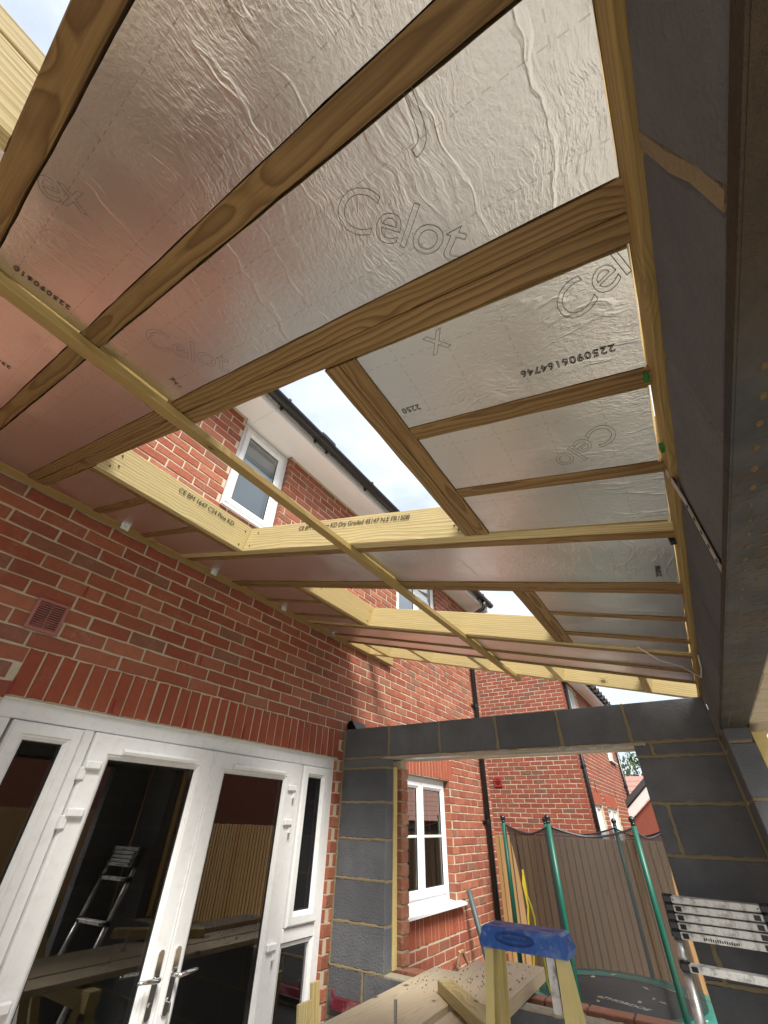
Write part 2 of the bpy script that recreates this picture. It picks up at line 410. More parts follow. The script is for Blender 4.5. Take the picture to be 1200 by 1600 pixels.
def sawn(L_, w, d, bv=.003, jit=.0011):
    """sawn length along x, y in +-w/2, z in 0..d, with slightly wandering arrises"""
    mb = MB(); sec = [(-w/2+bv, 0), (w/2-bv, 0), (w/2, bv), (w/2, d-bv), (w/2-bv, d), (-w/2+bv, d), (-w/2, d-bv), (-w/2, bv)]
    n = max(2, int(L_/.11)); vs_ = []; bow = random.uniform(-.002, .002)
    for i in range(n+1):
        t = i/n; by = bow*4*t*(1-t)
        wane = random.uniform(0, .0022)
        for k, (y, z) in enumerate(sec):
            e = wane if k in (2, 1) else 0
            vs_.append((L_*t, y+by+random.uniform(-jit, jit)*.6-(e if y > 0 else 0), z+random.uniform(-jit, jit)*.5))
    F = [(i*8+k, i*8+(k+1) % 8, (i+1)*8+(k+1) % 8, (i+1)*8+k) for i in range(n) for k in range(8)]
    F += [tuple(range(8))[::-1], tuple(n*8+k for k in range(8))]
    mb.add(vs_, F); return mb
def empty(name, loc=(0, 0, 0)):
    o = bpy.data.objects.new(name, None); COL.objects.link(o); o.location = loc; o.empty_display_size = .1
    return o
def tag(o, label=None, cat=None, group=None, kind=None):
    if label: o['label'] = label
    if cat: o['category'] = cat
    if group: o['group'] = group
    if kind: o['kind'] = kind
    return o
def link_mesh(name, me, parent, M):
    o = bpy.data.objects.new(name, me); COL.objects.link(o); o.parent = parent; o.matrix_local = M; return o
def frame(origin, ax, ay, az_):
    return Matrix(((ax[0], ay[0], az_[0], origin[0]), (ax[1], ay[1], az_[1], origin[1]), (ax[2], ay[2], az_[2], origin[2]), (0, 0, 0, 1)))
def project(p):
    d = Vector(p) - CAM
    c = [sum(WC[i][j]*d[j] for j in range(3)) for i in range(3)]
    if c[2] <= .02: return None
    return (c[0]/c[2]*637.84+600, c[1]/c[2]*637.84+800)
def inpoly(p, poly):
    ins = False; j = len(poly)-1
    for i in range(len(poly)):
        a, b = poly[i], poly[j]
        if (a[1] > p[1]) != (b[1] > p[1]) and p[0] < (b[0]-a[0])*(p[1]-a[1])/(b[1]-a[1])+a[0]: ins = not ins
        j = i
    return ins
def text_mesh(body, size, outline=0.0, shear=0.0, align='LEFT', space=1.0):
    c = bpy.data.curves.new('t', 'FONT'); c.body = body; c.size = size; c.shear = shear; c.align_x = align; c.space_character = space
    c.resolution_u = 4
    if outline: c.fill_mode = 'NONE'; c.bevel_depth = outline; c.bevel_resolution = 0
    else: c.fill_mode = 'BOTH'; c.extrude = .0002
    o = bpy.data.objects.new('t', c); COL.objects.link(o)
    bpy.context.view_layer.update()
    dg = bpy.context.evaluated_depsgraph_get()
    me = bpy.data.meshes.new_from_object(o.evaluated_get(dg))
    bpy.data.objects.remove(o); bpy.data.curves.remove(c)
    return me
def text_obj(name, body, size, mat, parent, M, **k):
    me = text_mesh(body, size, **k); me.materials.clear(); me.materials.append(mat)
    return link_mesh(name, me, parent, M)

# ------------------------------------------------------------------ brickwork
def brick_meshes(w, h, mat, n=7, d=.016, name='brick'):
    out = []
    for i in range(n):
        mb = MB(); j = .0026
        a, b = w/2, h/2; bv = .004
        nx = 3
        def q(v): return v + random.uniform(-j, j)
        # front grid with slightly uneven outline (front at y = 0, facing -y), chamfered edge, sides
        fr = [(q(-a+bv), q(-b+bv)), (q(-a*.33), q(-b+bv)), (q(a*.33), q(-b+bv)), (q(a-bv), q(-b+bv)), (q(a-bv), q(b-bv)), (q(a*.33), q(b-bv)), (q(-a*.33), q(b-bv)), (q(-a+bv), q(b-bv))]
        vs_ = [(x, random.uniform(-.0012, .0008), z) for x, z in fr]
        cx = [1 if x > 0 else -1 for x, z in fr]
        for k, (x, z) in enumerate(fr):
            ox = x + (bv*(1 if x > 0 else -1) if abs(x) > a*.5 else 0)
            vs_.append((ox, bv*.9, z + (bv if z > 0 else -bv)))
        for k in range(8): vs_.append((vs_[8+k][0], d, vs_[8+k][2]))
        F = [(0, 1, 6, 7), (1, 2, 5, 6), (2, 3, 4, 5)]
        for k in range(8):
            k2 = (k+1) % 8
            F.append((k2, k, 8+k, 8+k2)); F.append((8+k2, 8+k, 16+k, 16+k2))
        mb.add(vs_, F)
        me = mb.mesh(name); me.materials.append(mat); out.append(me)
    return out

def lay_courses(u0, u1, z0, z1, openings, pitch=.225, bl=.215, bh=.065, off0=0.0):
    """stretcher bond pieces (u, z, w, h) clipped to the openings"""
    out = []; k = 0; z = z0
    while z + bh <= z1 + .02:
        u = u0 - (.1125 if k % 2 else 0) + off0 - .225
        zc = z + bh/2
        spans = [(u0, u1)]
        for (a, b, c, d) in openings:
            if c - .02 < zc < d + .02:
                ns = []
                for (s, e) in spans:
                    if b <= s or a >= e: ns.append((s, e)); continue
                    if a > s: ns.append((s, a))
                    if b < e: ns.append((b, e))
                spans = ns
        while u < u1:
            for (s, e) in spans:
                a, b = max(u, s), min(u+bl, e)
                if b - a > .035: out.append(((a+b)/2, zc, b-a, bh))
            u += pitch
        z += .075; k += 1
    return out

def wall_core(mb, u0, u1, z0, z1, openings, t0, t1, axis):
    us = sorted({u0, u1, *[o[0] for o in openings if u0 < o[0] < u1], *[o[1] for o in openings if u0 < o[1] < u1]})
    zs = sorted({z0, z1, *[o[2] for o in openings if z0 < o[2] < z1], *[o[3] for o in openings if z0 < o[3] < z1]})
    for a, b in zip(us, us[1:]):
        run = None
        for c, d in zip(zs, zs[1:]):
            solid = not any(o[0]-1e-6 <= a and b <= o[1]+1e-6 and o[2]-1e-6 <= c and d <= o[3]+1e-6 for o in openings)
            if solid:
                run = (run[0], d) if run else (c, d)
            if (not solid or d == zs[-1]) and run:
                lo, hi = (a, run[0]), (b, run[1])
                if axis == 'x': mb.box((t0, lo[0], lo[1]), (t1, hi[0], hi[1]))
                else: mb.box((lo[0], t0, lo[1]), (hi[0], t1, hi[1]))
                run = None

def place_bricks(parent, pieces, to_world, Mrot, meshes, mat, visible, limit, rest_name='bricks_beyond'):
    """pieces -> the `limit` largest visible ones as objects, the rest joined"""
    sc = []
    for i, (u, z, w, h) in enumerate(pieces):
        p = to_world(u, z); area = 0
        if visible(p, u, z):
            c = [project(to_world(u+du*w/2, z+dz*h/2)) for du, dz in ((-1, -1), (1, -1), (1, 1), (-1, 1))]
            if all(c):
                area = abs(sum(c[k][0]*c[(k+1) % 4][1]-c[(k+1) % 4][0]*c[k][1] for k in range(4)))/2
        sc.append((area, i))
    sc.sort(reverse=True)
    chosen = {i for a, i in sc[:limit] if a > 12}
    rest = MB(); w0, h0 = meshes[0]['w'], meshes[0]['h']
    for i, (u, z, w, h) in enumerate(pieces):
        p = Vector(to_world(u, z)); me = random.choice(meshes)
        tilt = Matrix.Rotation(random.uniform(-.004, .004), 4, 'Y')
        S = Matrix.Diagonal((w/w0, 1, h/h0, 1))
        nrm = Mrot.to_3x3() @ Vector((0, -1, 0))
        M = Matrix.Translation(p + nrm*random.uniform(-.0015, .0015)) @ Mrot @ tilt @ S
        if i in chosen: link_mesh('brick', me, parent, M)
        else:
            rest.add([M @ v.co for v in me.vertices], [tuple(q.vertices) for q in me.polygons], random.random())
    if rest.f:
        o = rest.obj(rest_name, mat, parent); tag(o, kind='stuff')
    return len(chosen)
def bm_tag(ms, w, h):
    for m in ms: m['w'] = w; m['h'] = h
    return ms
BM_ST = bm_tag(brick_meshes(.215, .065, M_BRICK), .215, .065)
BM_SO = bm_tag(brick_meshes(.065, .205, M_SOLD), .065, .205)
BM_NB = bm_tag(brick_meshes(.215, .065, M_NBRICK), .215, .065)
ROTX = Matrix.Rotation(R(90), 4, 'Z')     # faces +x
ROT0 = Matrix.Identity(4)                 # faces -y

# ------------------------------------------------------------------ ground
def sheet(name, x0, x1, y0, y1, z, mat):
    o = MB().add([(x0, y0, z), (x1, y0, z), (x1, y1, z), (x0, y1, z)], [(0, 1, 2, 3)]).obj(name, mat); tag(o, kind='structure'); return o
sheet('ground', -150, 150, -150, 150, -.08, M_GROUND)
MB().box((0.0, -.6, -.3), (2.95, 3.6, 0.0)).obj('floor_slab', M_CONC)['kind'] = 'structure'
sheet('lawn', 6.2, 60, -40, 60, -.06, M_LAWN)
sheet('paved_yard', -.2, 6.2, -12, 7.9, -.07, plain('pale_paving', (.46, .435, .39), .9, var=.15, nscale=2))

# ------------------------------------------------------------------ own house
HOUSE = empty('brick_house', (0, 3.0, 0))
H_INV = Matrix.Translation((0, -3.0, 0))
class Shift:                                 # parts of the house are written in world coordinates
    pass
HOUSE.location = (0, 0, 0)
tag(HOUSE, 'red brick house on the left with white glazed doors and upstairs windows', 'house')
Y0, Y1, ZT = -2.5, 6.58, 4.68
DOOR = (.715, 3.125, 0.0, 2.115)
WIN_L = (4.07, 5.27, 1.045, 2.10)
WIN_U1 = (1.386, 1.985, 3.665, 4.70)
WIN_U2 = (4.07, 5.21, 3.665, 4.70)
OPEN = [DOOR, WIN_L, WIN_U1, WIN_U2]
SOLDH = .21
sold = [(.715, 3.135, 2.115, 2.325), (3.97, 5.37, 2.10, 2.315), (3.97, 5.45, .83, 1.04)]
VENT = (.64, .787, 2.402, 2.557)
core = MB(); wall_core(core, Y0, Y1, -.1, ZT, OPEN, -.102, -.0048, 'x'); core.obj('wall', M_MORTAR, HOUSE)
# soldier course bricks
spieces = []
for (a, b, c, d) in sold:
    n = round((b-a)/.075)
    for i in range(n):
        spieces.append((a+(i+.5)*(b-a)/n, (c+d)/2, (b-a)/n-.010, d-c-.006))
cut = OPEN + sold
pieces = lay_courses(Y0, Y1, .0, ZT-.01, cut, off0=-.07)
# the courses are set out from the soldier course: its top is a bed joint
pieces = []
zz = 2.325 - 31*.075 + .005
pieces = lay_courses(Y0, Y1, zz, ZT, cut, off0=-.07)
OPN = [(612, 1190), (985, 1166), (1010, 1560), (790, 1600), (612, 1530)]
SK1 = [(205, 712), (500, 580), (725, 790), (385, 825)]
SK2 = [(478, 914), (806, 922), (845, 965), (590, 958)]
def vis_house(p, u, z):
    q = project(p)
    if not q or not (-20 < q[0] < 1220 and -20 < q[1] < 1620): return False
    if z < 3.09 and u < 3.2: return True
    if inpoly(q, OPN) or inpoly(q, SK1) or inpoly(q, SK2): return True
    if u > 3.2 and q[1] < 1150-(q[0]-540)*.10 and q[1] > 1018+(q[0]-600)*.157 and 520 < q[0] < 760: return True
    return False
ns = place_bricks(HOUSE, spieces, lambda u, z: (0, u, z), ROTX, BM_SO, M_SOLD, vis_house, 70, 'soldier_bricks_beyond')
place_bricks(HOUSE, pieces, lambda u, z: (0, u, z), ROTX, BM_ST, M_BRICK, vis_house, 300-ns)
# brick returns in the reveals
rv = MB()
def reveal(y, sgn, z0, z1):
    k = 0; z = math.floor((z0-2.325)/.075)*.075+2.325+.005
    while z < z1:
        a, b = max(z, z0), min(z+.065, z1)
        if b-a > .01:
            w = -.1 if k % 2 else -.095
            lo = (w, min(y, y+sgn*.004), a); hi = (-.001, max(y, y+sgn*.004), b)
            rv.bev(lo, hi, .0015, random.random())
        z += .075; k += 1
reveal(WIN_L[1], -1, WIN_L[2], WIN_L[3]); reveal(WIN_L[0], 1, WIN_L[2], WIN_L[3])
reveal(WIN_U1[1], -1, WIN_U1[2], 4.68); reveal(WIN_U1[0], 1, WIN_U1[2], 4.68)
reveal(WIN_U2[1], -1, WIN_U2[2], 4.68); reveal(DOOR[1], -1, 0, 2.11)
tag(rv.obj('reveal_bricks', M_BRICK, HOUSE), kind='stuff')
# quoin: end wall of the house
MB().box((-4, Y1-.004, -.1), (-.004, Y1, ZT)).obj('end_wall', M_BRICK, HOUSE)
# ----- room behind the glass
rm_ = MB()
for (a, b) in ((( -3.6, -1.5, -.02), (-.16, 3.9, 0)), ((-3.6, -1.5, 2.4), (-.16, 3.9, 2.42)), ((-3.62, -1.5, 0), (-3.6, 3.9, 2.4)), ((-3.6, -1.52, 0), (-.16, -1.5, 2.4)), ((-3.6, 3.9, 0), (-.16, 3.92, 2.4)),
               ((-3.6, 3.95, -.02), (-.16, 6.5, 0)), ((-3.6, 3.95, 2.4), (-.16, 6.5, 2.42)), ((-3.62, 3.95, 0), (-3.6, 6.5, 2.4)), ((-3.6, 6.48, 0), (-.16, 6.5, 2.4)),
               ((-2.5, .5, 3.3), (-2.48, 6.5, 4.8))):
    rm_.box(a, b)
rm_.box((-.16, -2.5, 2.12), (-.103, 6.5, 3.6)); rm_.box((-.16, -2.5, 0), (-.103, .71, 2.12)); rm_.box((-.16, 3.13, 0), (-.103, 4.06, 2.12)); rm_.box((-.16, 5.28, 0), (-.103, 6.5, 2.12))
rm_.obj('room_lining', M_ROOM, HOUSE)

# ----- white frames
def pane(parent, y0, y1, z0, z1, x, name='pane'):
    return MB().add([(x, y0, z0), (x, y1, z0), (x, y1, z1), (x, y0, z1)], [(0, 1, 2, 3)]).obj(name, M_GLASS, parent)
def sash(name, parent, y0, y1, z0, z1, xf, w=.075, xb=None):
    """mitred uPVC sash whose face is at xf"""
    s = MB().ring_x(y0, y1, z0, z1, [(0, xf-.06), (0, xf-.010), (.010, xf), (w-.014, xf), (w-.010, xf-.006), (w-.004, xf-.007), (w+.010, xf-.020), (w+.011, xf-.06)])
    o = s.obj(name, M_UPVC, parent)
    sl_ = MB().ring_x(y0+w+.009, y1-w-.009, z0+w+.009, z1-w-.009, [(0, xf-.0195), (.004, xf-.0185), (.007, xf-.024)])
    sl_.obj('glazing_seal', M_SEAL, o)
    pane(o, y0+w+.008, y1-w-.008, z0+w+.008, z1-w-.008, xf-.026)
    return o
XF = -.030
fr = MB()
def bar(y0, y1, z0, z1, x0=-.10, x1=XF): fr.bev((x0, y0, z0), (x1, y1, z1), .004)
bar(.715, 3.125, 2.035, 2.112); bar(.715, .790, 0, 2.034); bar(3.052, 3.125, 0, 2.034)
bar(1.118, 1.166, 0, 2.034); bar(2.664, 2.745, 0, 2.034)
bar(.792, 1.116, 1.072, 1.138); bar(2.747, 3.05, 1.072, 1.138); bar(.792, 1.116, 0, .07); bar(2.747, 3.05, 0, .07); bar(1.168, 2.662, 0, .03)
fr.bev((-.10, .70, 2.108), (-.012, 3.128, 2.1145), .002)
FRAME = fr.obj('door_frame', M_UPVC, HOUSE)
for (y0, y1, n) in ((.800, 1.112, 0), (2.752, 3.046, 1)):
    sash('side_window', HOUSE, y0, y1, 1.142, 2.030, XF+.020, .062)
    s2 = MB().ring_x(y0-.006, y1+.006, .072, 1.070, [(0, XF-.002), (.012, XF-.012), (.02, XF-.014), (.021, XF-.05)]).obj('fixed_light', M_UPVC, HOUSE)
    pane(s2, y0+.012, y1-.012, .09, 1.054, XF-.03)
doors = []
for (y0, y1) in ((1.170, 1.908), (1.914, 2.660)):
    d_ = sash('door', HOUSE, y0, y1, .034, 2.030, XF+.024, .100); doors.append(d_)
MB().bev((XF+.018, 1.900, .036), (XF+.030, 1.9085, 2.028), .002).obj('meeting_strip', M_UPVC, doors[0])
MB().box((XF-.01, 1.9087, .036), (XF+.012, 1.9137, 2.028)).obj('meeting_seal', M_SEAL, doors[0])
for d_, (a, b) in zip(doors, ((1.325, 1.775), (2.062, 2.53))):
    t_ = MB().prism([(XF+.024, 1.945), (XF+.040, 1.947), (XF+.046, 1.960), (XF+.040, 1.972), (XF+.024, 1.974)], 1, a, b)
    # prism along y wants (x, z) pairs
    t_.obj('trickle_vent', M_UPVC, d_)
def hinge(parent, y, z, sgn):
    h = MB(); h.bev((XF+.022, min(y, y+sgn*.075), z-.018), (XF+.046, max(y, y+sgn*.075), z+.018), .006)
    h.bev((XF+.002, min(y-sgn*.012, y+sgn*.018), z-.062), (XF+.034, max(y-sgn*.012, y+sgn*.018), z-.010), .004)
    h.obj('hinge', M_UPVC, parent)
for z in (1.888, 1.70, 1.10, .35): hinge(doors[0], 1.166, z, 1)
for z in (1.876, 1.68, 1.078, .35): hinge(doors[1], 2.664, z, -1)
def handle(parent, y, sgn):
    z = 1.075
    b = MB(); pts = []
    for k in range(24):
        a = 2*math.pi*k/24; pts.append((y+.016*math.cos(a), z-.02+(.10 if math.sin(a) > 0 else -.10)+.016*math.sin(a)))
    b.prism(pts, 0, XF+.024, XF+.036)
    h = b.obj('handle', M_CHROME, parent, False)
    l = MB(); x = XF+.036
    l.tube([(x-.006, y, z), (x+.030, y, z), (x+.042, y+sgn*.012, z+.001), (x+.045, y+sgn*.05, z+.004), (x+.040, y+sgn*.095, z+.006), (x+.032, y+sgn*.118, z+.004)], [.010, .010, .0105, .0095, .008, .006], 12)
    l.obj('lever', M_CHROME, h, True)
    c = MB(); c.tube([(XF+.034, y, z-.085), (XF+.042, y, z-.085)], .0085, 12); c.obj('lock_cylinder', M_CHROME, h)
handle(doors[0], 1.862, -1); handle(doors[1], 1.958, 1)
key = MB(); key.tube([(XF+.04, 1.958, .985), (XF+.058, 1.958, .985)], .003, 8); key.tube([(XF+.058, 1.958, .985), (XF+.062, 1.958, .955), (XF+.061, 1.957, .92)], .004, 8)
tag(key.obj('key', M_CHROME), 'small silver key hanging in the right-hand door lock', 'key')
kt = MB(); kt.bev((XF+.056, 1.950, .84), (XF+.064, 1.966, .918), .003)
tag(kt.obj('key_tag', M_MAROON), 'red and white key tag hanging below the door lock', 'key tag')

def casement(y0, y1, z0, z1, xf, n, bars=False, sill=True):
    g_ = MB().ring_x(y0, y1, z0, z1, [(0, xf-.07), (0, xf-.004), (.004, xf), (.05, xf), (.051, xf-.05)]).obj('window', M_UPVC, HOUSE)
    w = (y1-y0-.09)/n
    for k in range(n):
        a = y0+.045+k*w; b = a+w
        s = sash('window_sash', g_, a+.004, b-.004, z0+.05, z1-.045, xf+.018, .055)
        if bars:
            MB().bev((xf-.012, a+.055, (z0+z1)/2-.011), (xf-.003, b-.055, (z0+z1)/2+.011), .003).obj('glazing_bar', M_UPVC, s)
    if n == 2: MB().box((xf-.03, y0+.045+w-.003, z0+.05), (xf+.004, y0+.045+w+.003, z1-.045)).obj('mullion', M_SEAL, g_)
    if sill:
        MB().prism([(xf-.03, z0+.002), (.075, z0-.022), (.075, z0-.042), (xf-.03, z0-.020)], 1, y0+.012, y1+.11).obj('sill', M_UPVC, g_)
    return g_
casement(WIN_L[0]+.004, WIN_L[1]-.006, WIN_L[2]+.03, WIN_L[3]-.002, -.072, 2, True)
casement(WIN_U1[0]+.004, WIN_U1[1]-.006, WIN_U1[2]+.03, 4.655, -.045, 1, False, False)
casement(WIN_U2[0]+.004, WIN_U2[1]-.006, WIN_U2[2]+.03, 4.655, -.045, 2, False, False)
for (a, b) in ((WIN_U1[0], WIN_U1[1]), (WIN_U2[0], WIN_U2[1])):
    MB().prism([(-.07, 3.693), (.030, 3.678), (.030, 3.660), (-.07, 3.668)], 1, a+.004, b-.004).obj('sill', M_UPVC, HOUSE)
MB().box((-.112, WIN_U1[0]+.05, 3.70), (-.108, WIN_U1[1]-.05, 4.52)).obj('window_backing', plain('sky_reflection_blue', (.74, .82, .86), .8, var=.03), HOUSE)  # pale blue backing stands in for the sky mirrored in this pane
MB().box((-.112, WIN_U2[0]+.05, 3.70), (-.108, WIN_U2[1]-.05, 4.34)).obj('window_backing', plain('white_blind', (.70, .72, .74), .8, var=.03), HOUSE)
# pale curtain stripes and a plant stem inside the lower window
cu = MB()
for k in range(9): cu.tube([(-.20, 4.2+k*.115, 1.1), (-.20+random.uniform(-.01, .01), 4.2+k*.115, 2.05)], .012, 6)
tag(cu.obj('curtain_folds', plain('grey_curtain', (.30, .29, .27), .9), HOUSE))
# ----- eaves
XS = .275
sof = MB(); sof.box((-.12, Y0, 4.682), (XS-.001, Y1+.05, 4.692))
SOF = sof.obj('soffit', M_SOFF, HOUSE)
MB().box((XS, Y0, 4.664), (XS+.018, Y1+.05, 4.83)).obj('fascia', M_SOFF, HOUSE)
MB().box((-.3, Y1+.052, 4.664), (XS+.018, Y1+.068, 5.05)).obj('box_end', M_SOFF, HOUSE)
seam = MB(); seam.box((-.003, 1.452, 4.6805), (XS, 1.455, 4.6822)); seam.box((XS-.002, 1.452, 4.665), (XS+.0186, 1.455, 4.83)); seam.obj('soffit_joint', plain('joint_grey', (.45, .43, .41), .6), HOUSE)
gu = MB(); N = 10; yA, yB = Y0, Y1+.08
prof = []
for k in range(N+1):
    a = math.pi + math.pi*k/N; prof.append((XS+.018+.060+.056*math.cos(a), 4.785+.056*math.sin(a)))
for k in range(N+1):
    a = 2*math.pi - math.pi*k/N; prof.append((XS+.018+.060+.051*math.cos(a), 4.785+.051*math.sin(a)))
gu.prism(prof, 1, yA, yB)
GUT = gu.obj('gutter', M_BLACK, HOUSE)
def bracket(y, wide=.022, r=.061):
    m = MB(); pr = []
    for k in range(N+1):
        a = math.pi + math.pi*k/N; pr.append((XS+.078+r*math.cos(a), 4.787+r*math.sin(a)))
    pr += [(XS+.078+r, 4.80), (XS+.078+r-.012, 4.806), (XS+.020, 4.80)]
    m.prism(pr, 1, y-wide/2, y+wide/2); m.bev((XS+.018, y-.012, 4.72), (XS+.040, y+.012, 4.82), .003)
    m.obj('bracket', M_BLACK, GUT)
for y in (.6, 1.5, 1.98, 2.16, 2.86, 3.6, 4.5, 5.4, 6.2): bracket(y)
uj = MB(); pr = []
for k in range(N+1):
    a = math.pi + math.pi*k/N; pr.append((XS+.078+.064*math.cos(a), 4.787+.064*math.sin(a)))
pr += [(XS+.142, 4.80), (XS+.014+.002, 4.80)]
uj.prism(pr, 1, 1.99, 2.15); uj.obj('gutter_union', M_BLACK, GUT)
rf = MB(); nrow = 14
for k in range(nrow):
    x = XS+.06-k*.30; z = 4.83+k*.30*.62
    rf.prism([(x, z), (x, z+.022), (x-.34, z+.21+.012), (x-.34, z+.21-.010)], 1, Y0, Y1+.10)
rf.obj('roof', M_TILE, HOUSE)
for k in range(6):       # verge tiles that can be told apart at the end of the eaves
    x = XS+.09-k*.17; z = 4.83+k*.17*.62
    MB().prism([(x, z-.02), (x, z+.03), (x-.19, z+.03+.118), (x-.19, z-.02+.118)], 1, Y1+.07, Y1+.115).obj('verge_tile', M_TILE, HOUSE)
# downpipe with its swan neck
dpx, dpy = .045, 6.27
dp = MB(); dp.tube([(XS+.078, dpy+.05, 4.735), (XS+.078, dpy+.05, 4.66), (XS+.06, dpy+.04, 4.60), (dpx+.02, dpy, 4.46), (dpx, dpy, 4.40), (dpx, dpy, 0)], .034, 14)
DP = dp.obj('downpipe', M_BLACK, HOUSE, True)
for z in (4.30, 3.1, 1.73):
    c = MB(); c.tube([(dpx, dpy, z-.022), (dpx, dpy, z+.022)], .0385, 14); c.bev((0, dpy-.085, z-.012), (.03, dpy+.085, z+.012), .003); c.obj('pipe_clip', M_BLACK, DP)
# ----- wall vent and weep vents
v_ = MB(); (a, b, c, d) = VENT
v_.ring_x(a, b, c, d, [(0, .0), (0, .010), (.004, .013), (.013, .013), (.016, .007), (.016, -.003)])
VN = v_.obj('air_vent', M_VENT, HOUSE)
MB().box((-.002, a+.012, c+.012), (.0015, b-.012, d-.012)).obj('vent_back', M_VENTD, VN)
for k in range(11):
    z = c+.022+k*(d-c-.044)/10
    MB().prism([(.002, z-.0035), (.010, z-.0050), (.011, z-.002), (.003, z+.0035)], 1, a+.015, b-.015).obj('slat', M_VENT, VN)
MB().bev((.002, (a+b)/2-.002, c+.014), (.0115, (a+b)/2+.002, d-.014), .001).obj('rib', M_VENT, VN)
def weep(y, z0, z1):
    w = MB(); w.box((-.003, y-.0052, z0), (.002, y+.0052, z1))
    n = int((z1-z0)/.0065)
    for k in range(n): w.bev((.001, y-.0055, z0+k*.0065), (.005, y+.0055, z0+k*.0065+.0035), .001)
    w.obj('weep_vent', M_WEEP, HOUSE)
for y in (.722, 1.19, 1.64, 2.09, 2.54, 2.92): weep(y, 2.118, 2.118+.075)
for (y, z) in ((.82, 2.633), (1.62, 2.483)): weep(y, z, z+.06)

# ------------------------------------------------------------------ gable block wall with the window opening
GW = empty('block_wall', (0, 0, 0)); tag(GW, 'dark grey blockwork end wall with a big unglazed window opening', 'wall')
YG = 3.197
def block(parent, x0, x1, z0, z1, y=YG, t=.1, axis='y'):
    b = MB()
    if axis == 'y': b.bev((x0, y, z0), (x1, y+t, z1), .004, random.random(), .0015)
    else: b.bev((y, x0, z0), (y+t, x1, z1), .004, random.random(), .0015)
    return b.obj('block', M_BLOCK, parent)
JT = .0075
TOPJ = [.006, .463, .919, 1.374, 1.811, 2.221, 2.664]
for a, b in zip(TOPJ, TOPJ[1:]): block(GW, a+JT, b-JT, 2.122, 2.335)
rows = [(2.047, 2.108), (1.822, 2.036), (1.597, 1.811), (1.372, 1.586), (1.147, 1.361), (.933, 1.136)]
for k, (z0, z1) in enumerate(rows):
    block(GW, .012, .446, z0, z1)
    pj = [2.222, 2.314, 2.660] if k == 0 else ([2.222, 2.301, 2.660] if k in (2, 4) else [2.222, 2.660])
    for a, b in zip(pj, pj[1:]): block(GW, a + (JT if a > 2.23 else 0), b-JT, z0, z1)
for k in range(4):
    z1 = .922 - k*.225; z0 = z1-.214
    off = .285 if k % 2 == 0 else .06
    xs = [.006, off] if off > .1 else [.006]
    x = off if off > .1 else .45
    while x < 2.6: xs.append(x); x += .45
    xs = sorted(set(xs)) + [2.664]
    for a, b in zip(xs, xs[1:]): block(GW, a+JT, b-JT, max(z0, -.05), z1)
mc = MB()
for (a, b, c, d) in ((.004, .444, .925, 2.12), (2.226, 2.664, .925, 2.12), (.004, 2.664, -.05, .928), (.004, 2.664, 2.116, 2.333)):
    mc.box((a, YG+.004, c), (b, YG+.097, d))
mc.obj('mortar', M_BMORTAR, GW)
# smeared mortar ridges, thin and broken
lin = MB(); lin.box((.395, YG+.001, 2.098), (2.285, YG+.098, 2.1085)); lin.box((.395, YG-.0006, 2.098), (2.285, YG+.003, 2.1145)); lin.obj('lintel', M_GALV, GW)
lm = MB(); x = .42
while x < 2.25:
    w = random.uniform(.03, .09); lm.bev((x, YG-.003-random.uniform(0, .004), 2.099+random.uniform(-.004, .004)), (x+w, YG+.012, 2.118+random.uniform(-.004, .003)), .004, 0, .002); x += w*random.uniform(.75, 1.1)
tag(lm.obj('mortar_droppings', M_PALEMORT, GW), kind='stuff')
sm = MB()                                     # rough mortar bed on the sill
for k in range(60):
    x = random.uniform(.45, 2.2); y = random.uniform(3.20, 3.29); r = random.uniform(.008, .03)
    sm.sphere((x, y, .926), r, 7, 4, (1.4, 1, .35))
sm.box((.448, YG+.003, .921), (2.22, YG+.098, .9285))
tag(sm.obj('sill_mortar', M_PALEMORT, GW), kind='stuff')
ms = MB()
def smear(p0, p1, w, side):
    p0, p1 = Vector(p0), Vector(p1); L_ = (p1-p0).length; d_ = (p1-p0).normalized(); n_ = max(3, int(L_/.022)); vs_ = []
    for i in range(n_+1):
        c_ = p0+d_*(L_*i/n_); a_ = w*random.uniform(.55, 1.25); b_ = w*random.uniform(.55, 1.25); pr_ = random.uniform(.0005, .0028)
        q = side
        vs_ += [c_-q*a_, c_-q*a_*.3+Vector((0, -pr_, 0)), c_+q*b_*.3+Vector((0, -pr_, 0)), c_+q*b_]
    ms.add(vs_, [(i*4+k, i*4+k+1, i*4+k+5, i*4+k+4) for i in range(n_) for k in range(3)])
ysm = YG-.0004
for xj in TOPJ[1:-1]: smear((xj, ysm, 2.12), (xj, ysm, 2.336), .0105, Vector((1, 0, 0)))
for zj in (2.0415, 1.8165, 1.5915, 1.3665, 1.1415):
    smear((.012, ysm, zj), (.446, ysm, zj), .0085, Vector((0, 0, 1))); smear((2.222, ysm, zj), (2.660, ysm, zj), .0085, Vector((0, 0, 1)))
smear((.012, ysm, 2.115), (.45, ysm, 2.115), .009, Vector((0, 0, 1))); smear((2.222, ysm, 2.115), (2.66, ysm, 2.115), .009, Vector((0, 0, 1)))
smear((.012, ysm, .9275), (.446, ysm, .9275), .0085, Vector((0, 0, 1))); smear((.008, ysm, .93), (.008, ysm, 2.33), .011, Vector((1, 0, 0)))
for (xj, za, zb_) in ((2.314, 2.047, 2.108), (2.301, 1.597, 1.811), (2.301, 1.147, 1.361), (.285, .71, .92)): smear((xj, ysm, za), (xj, ysm, zb_), .0105, Vector((1, 0, 0)))
tag(ms.obj('mortar_smears', M_BMORTAR, GW), kind='stuff')
pir = MB(); pir.bev((.10, 3.300, .93), (.452, 3.352, 2.055), .003); pir.obj('insulation_strip', M_PIR, GW)
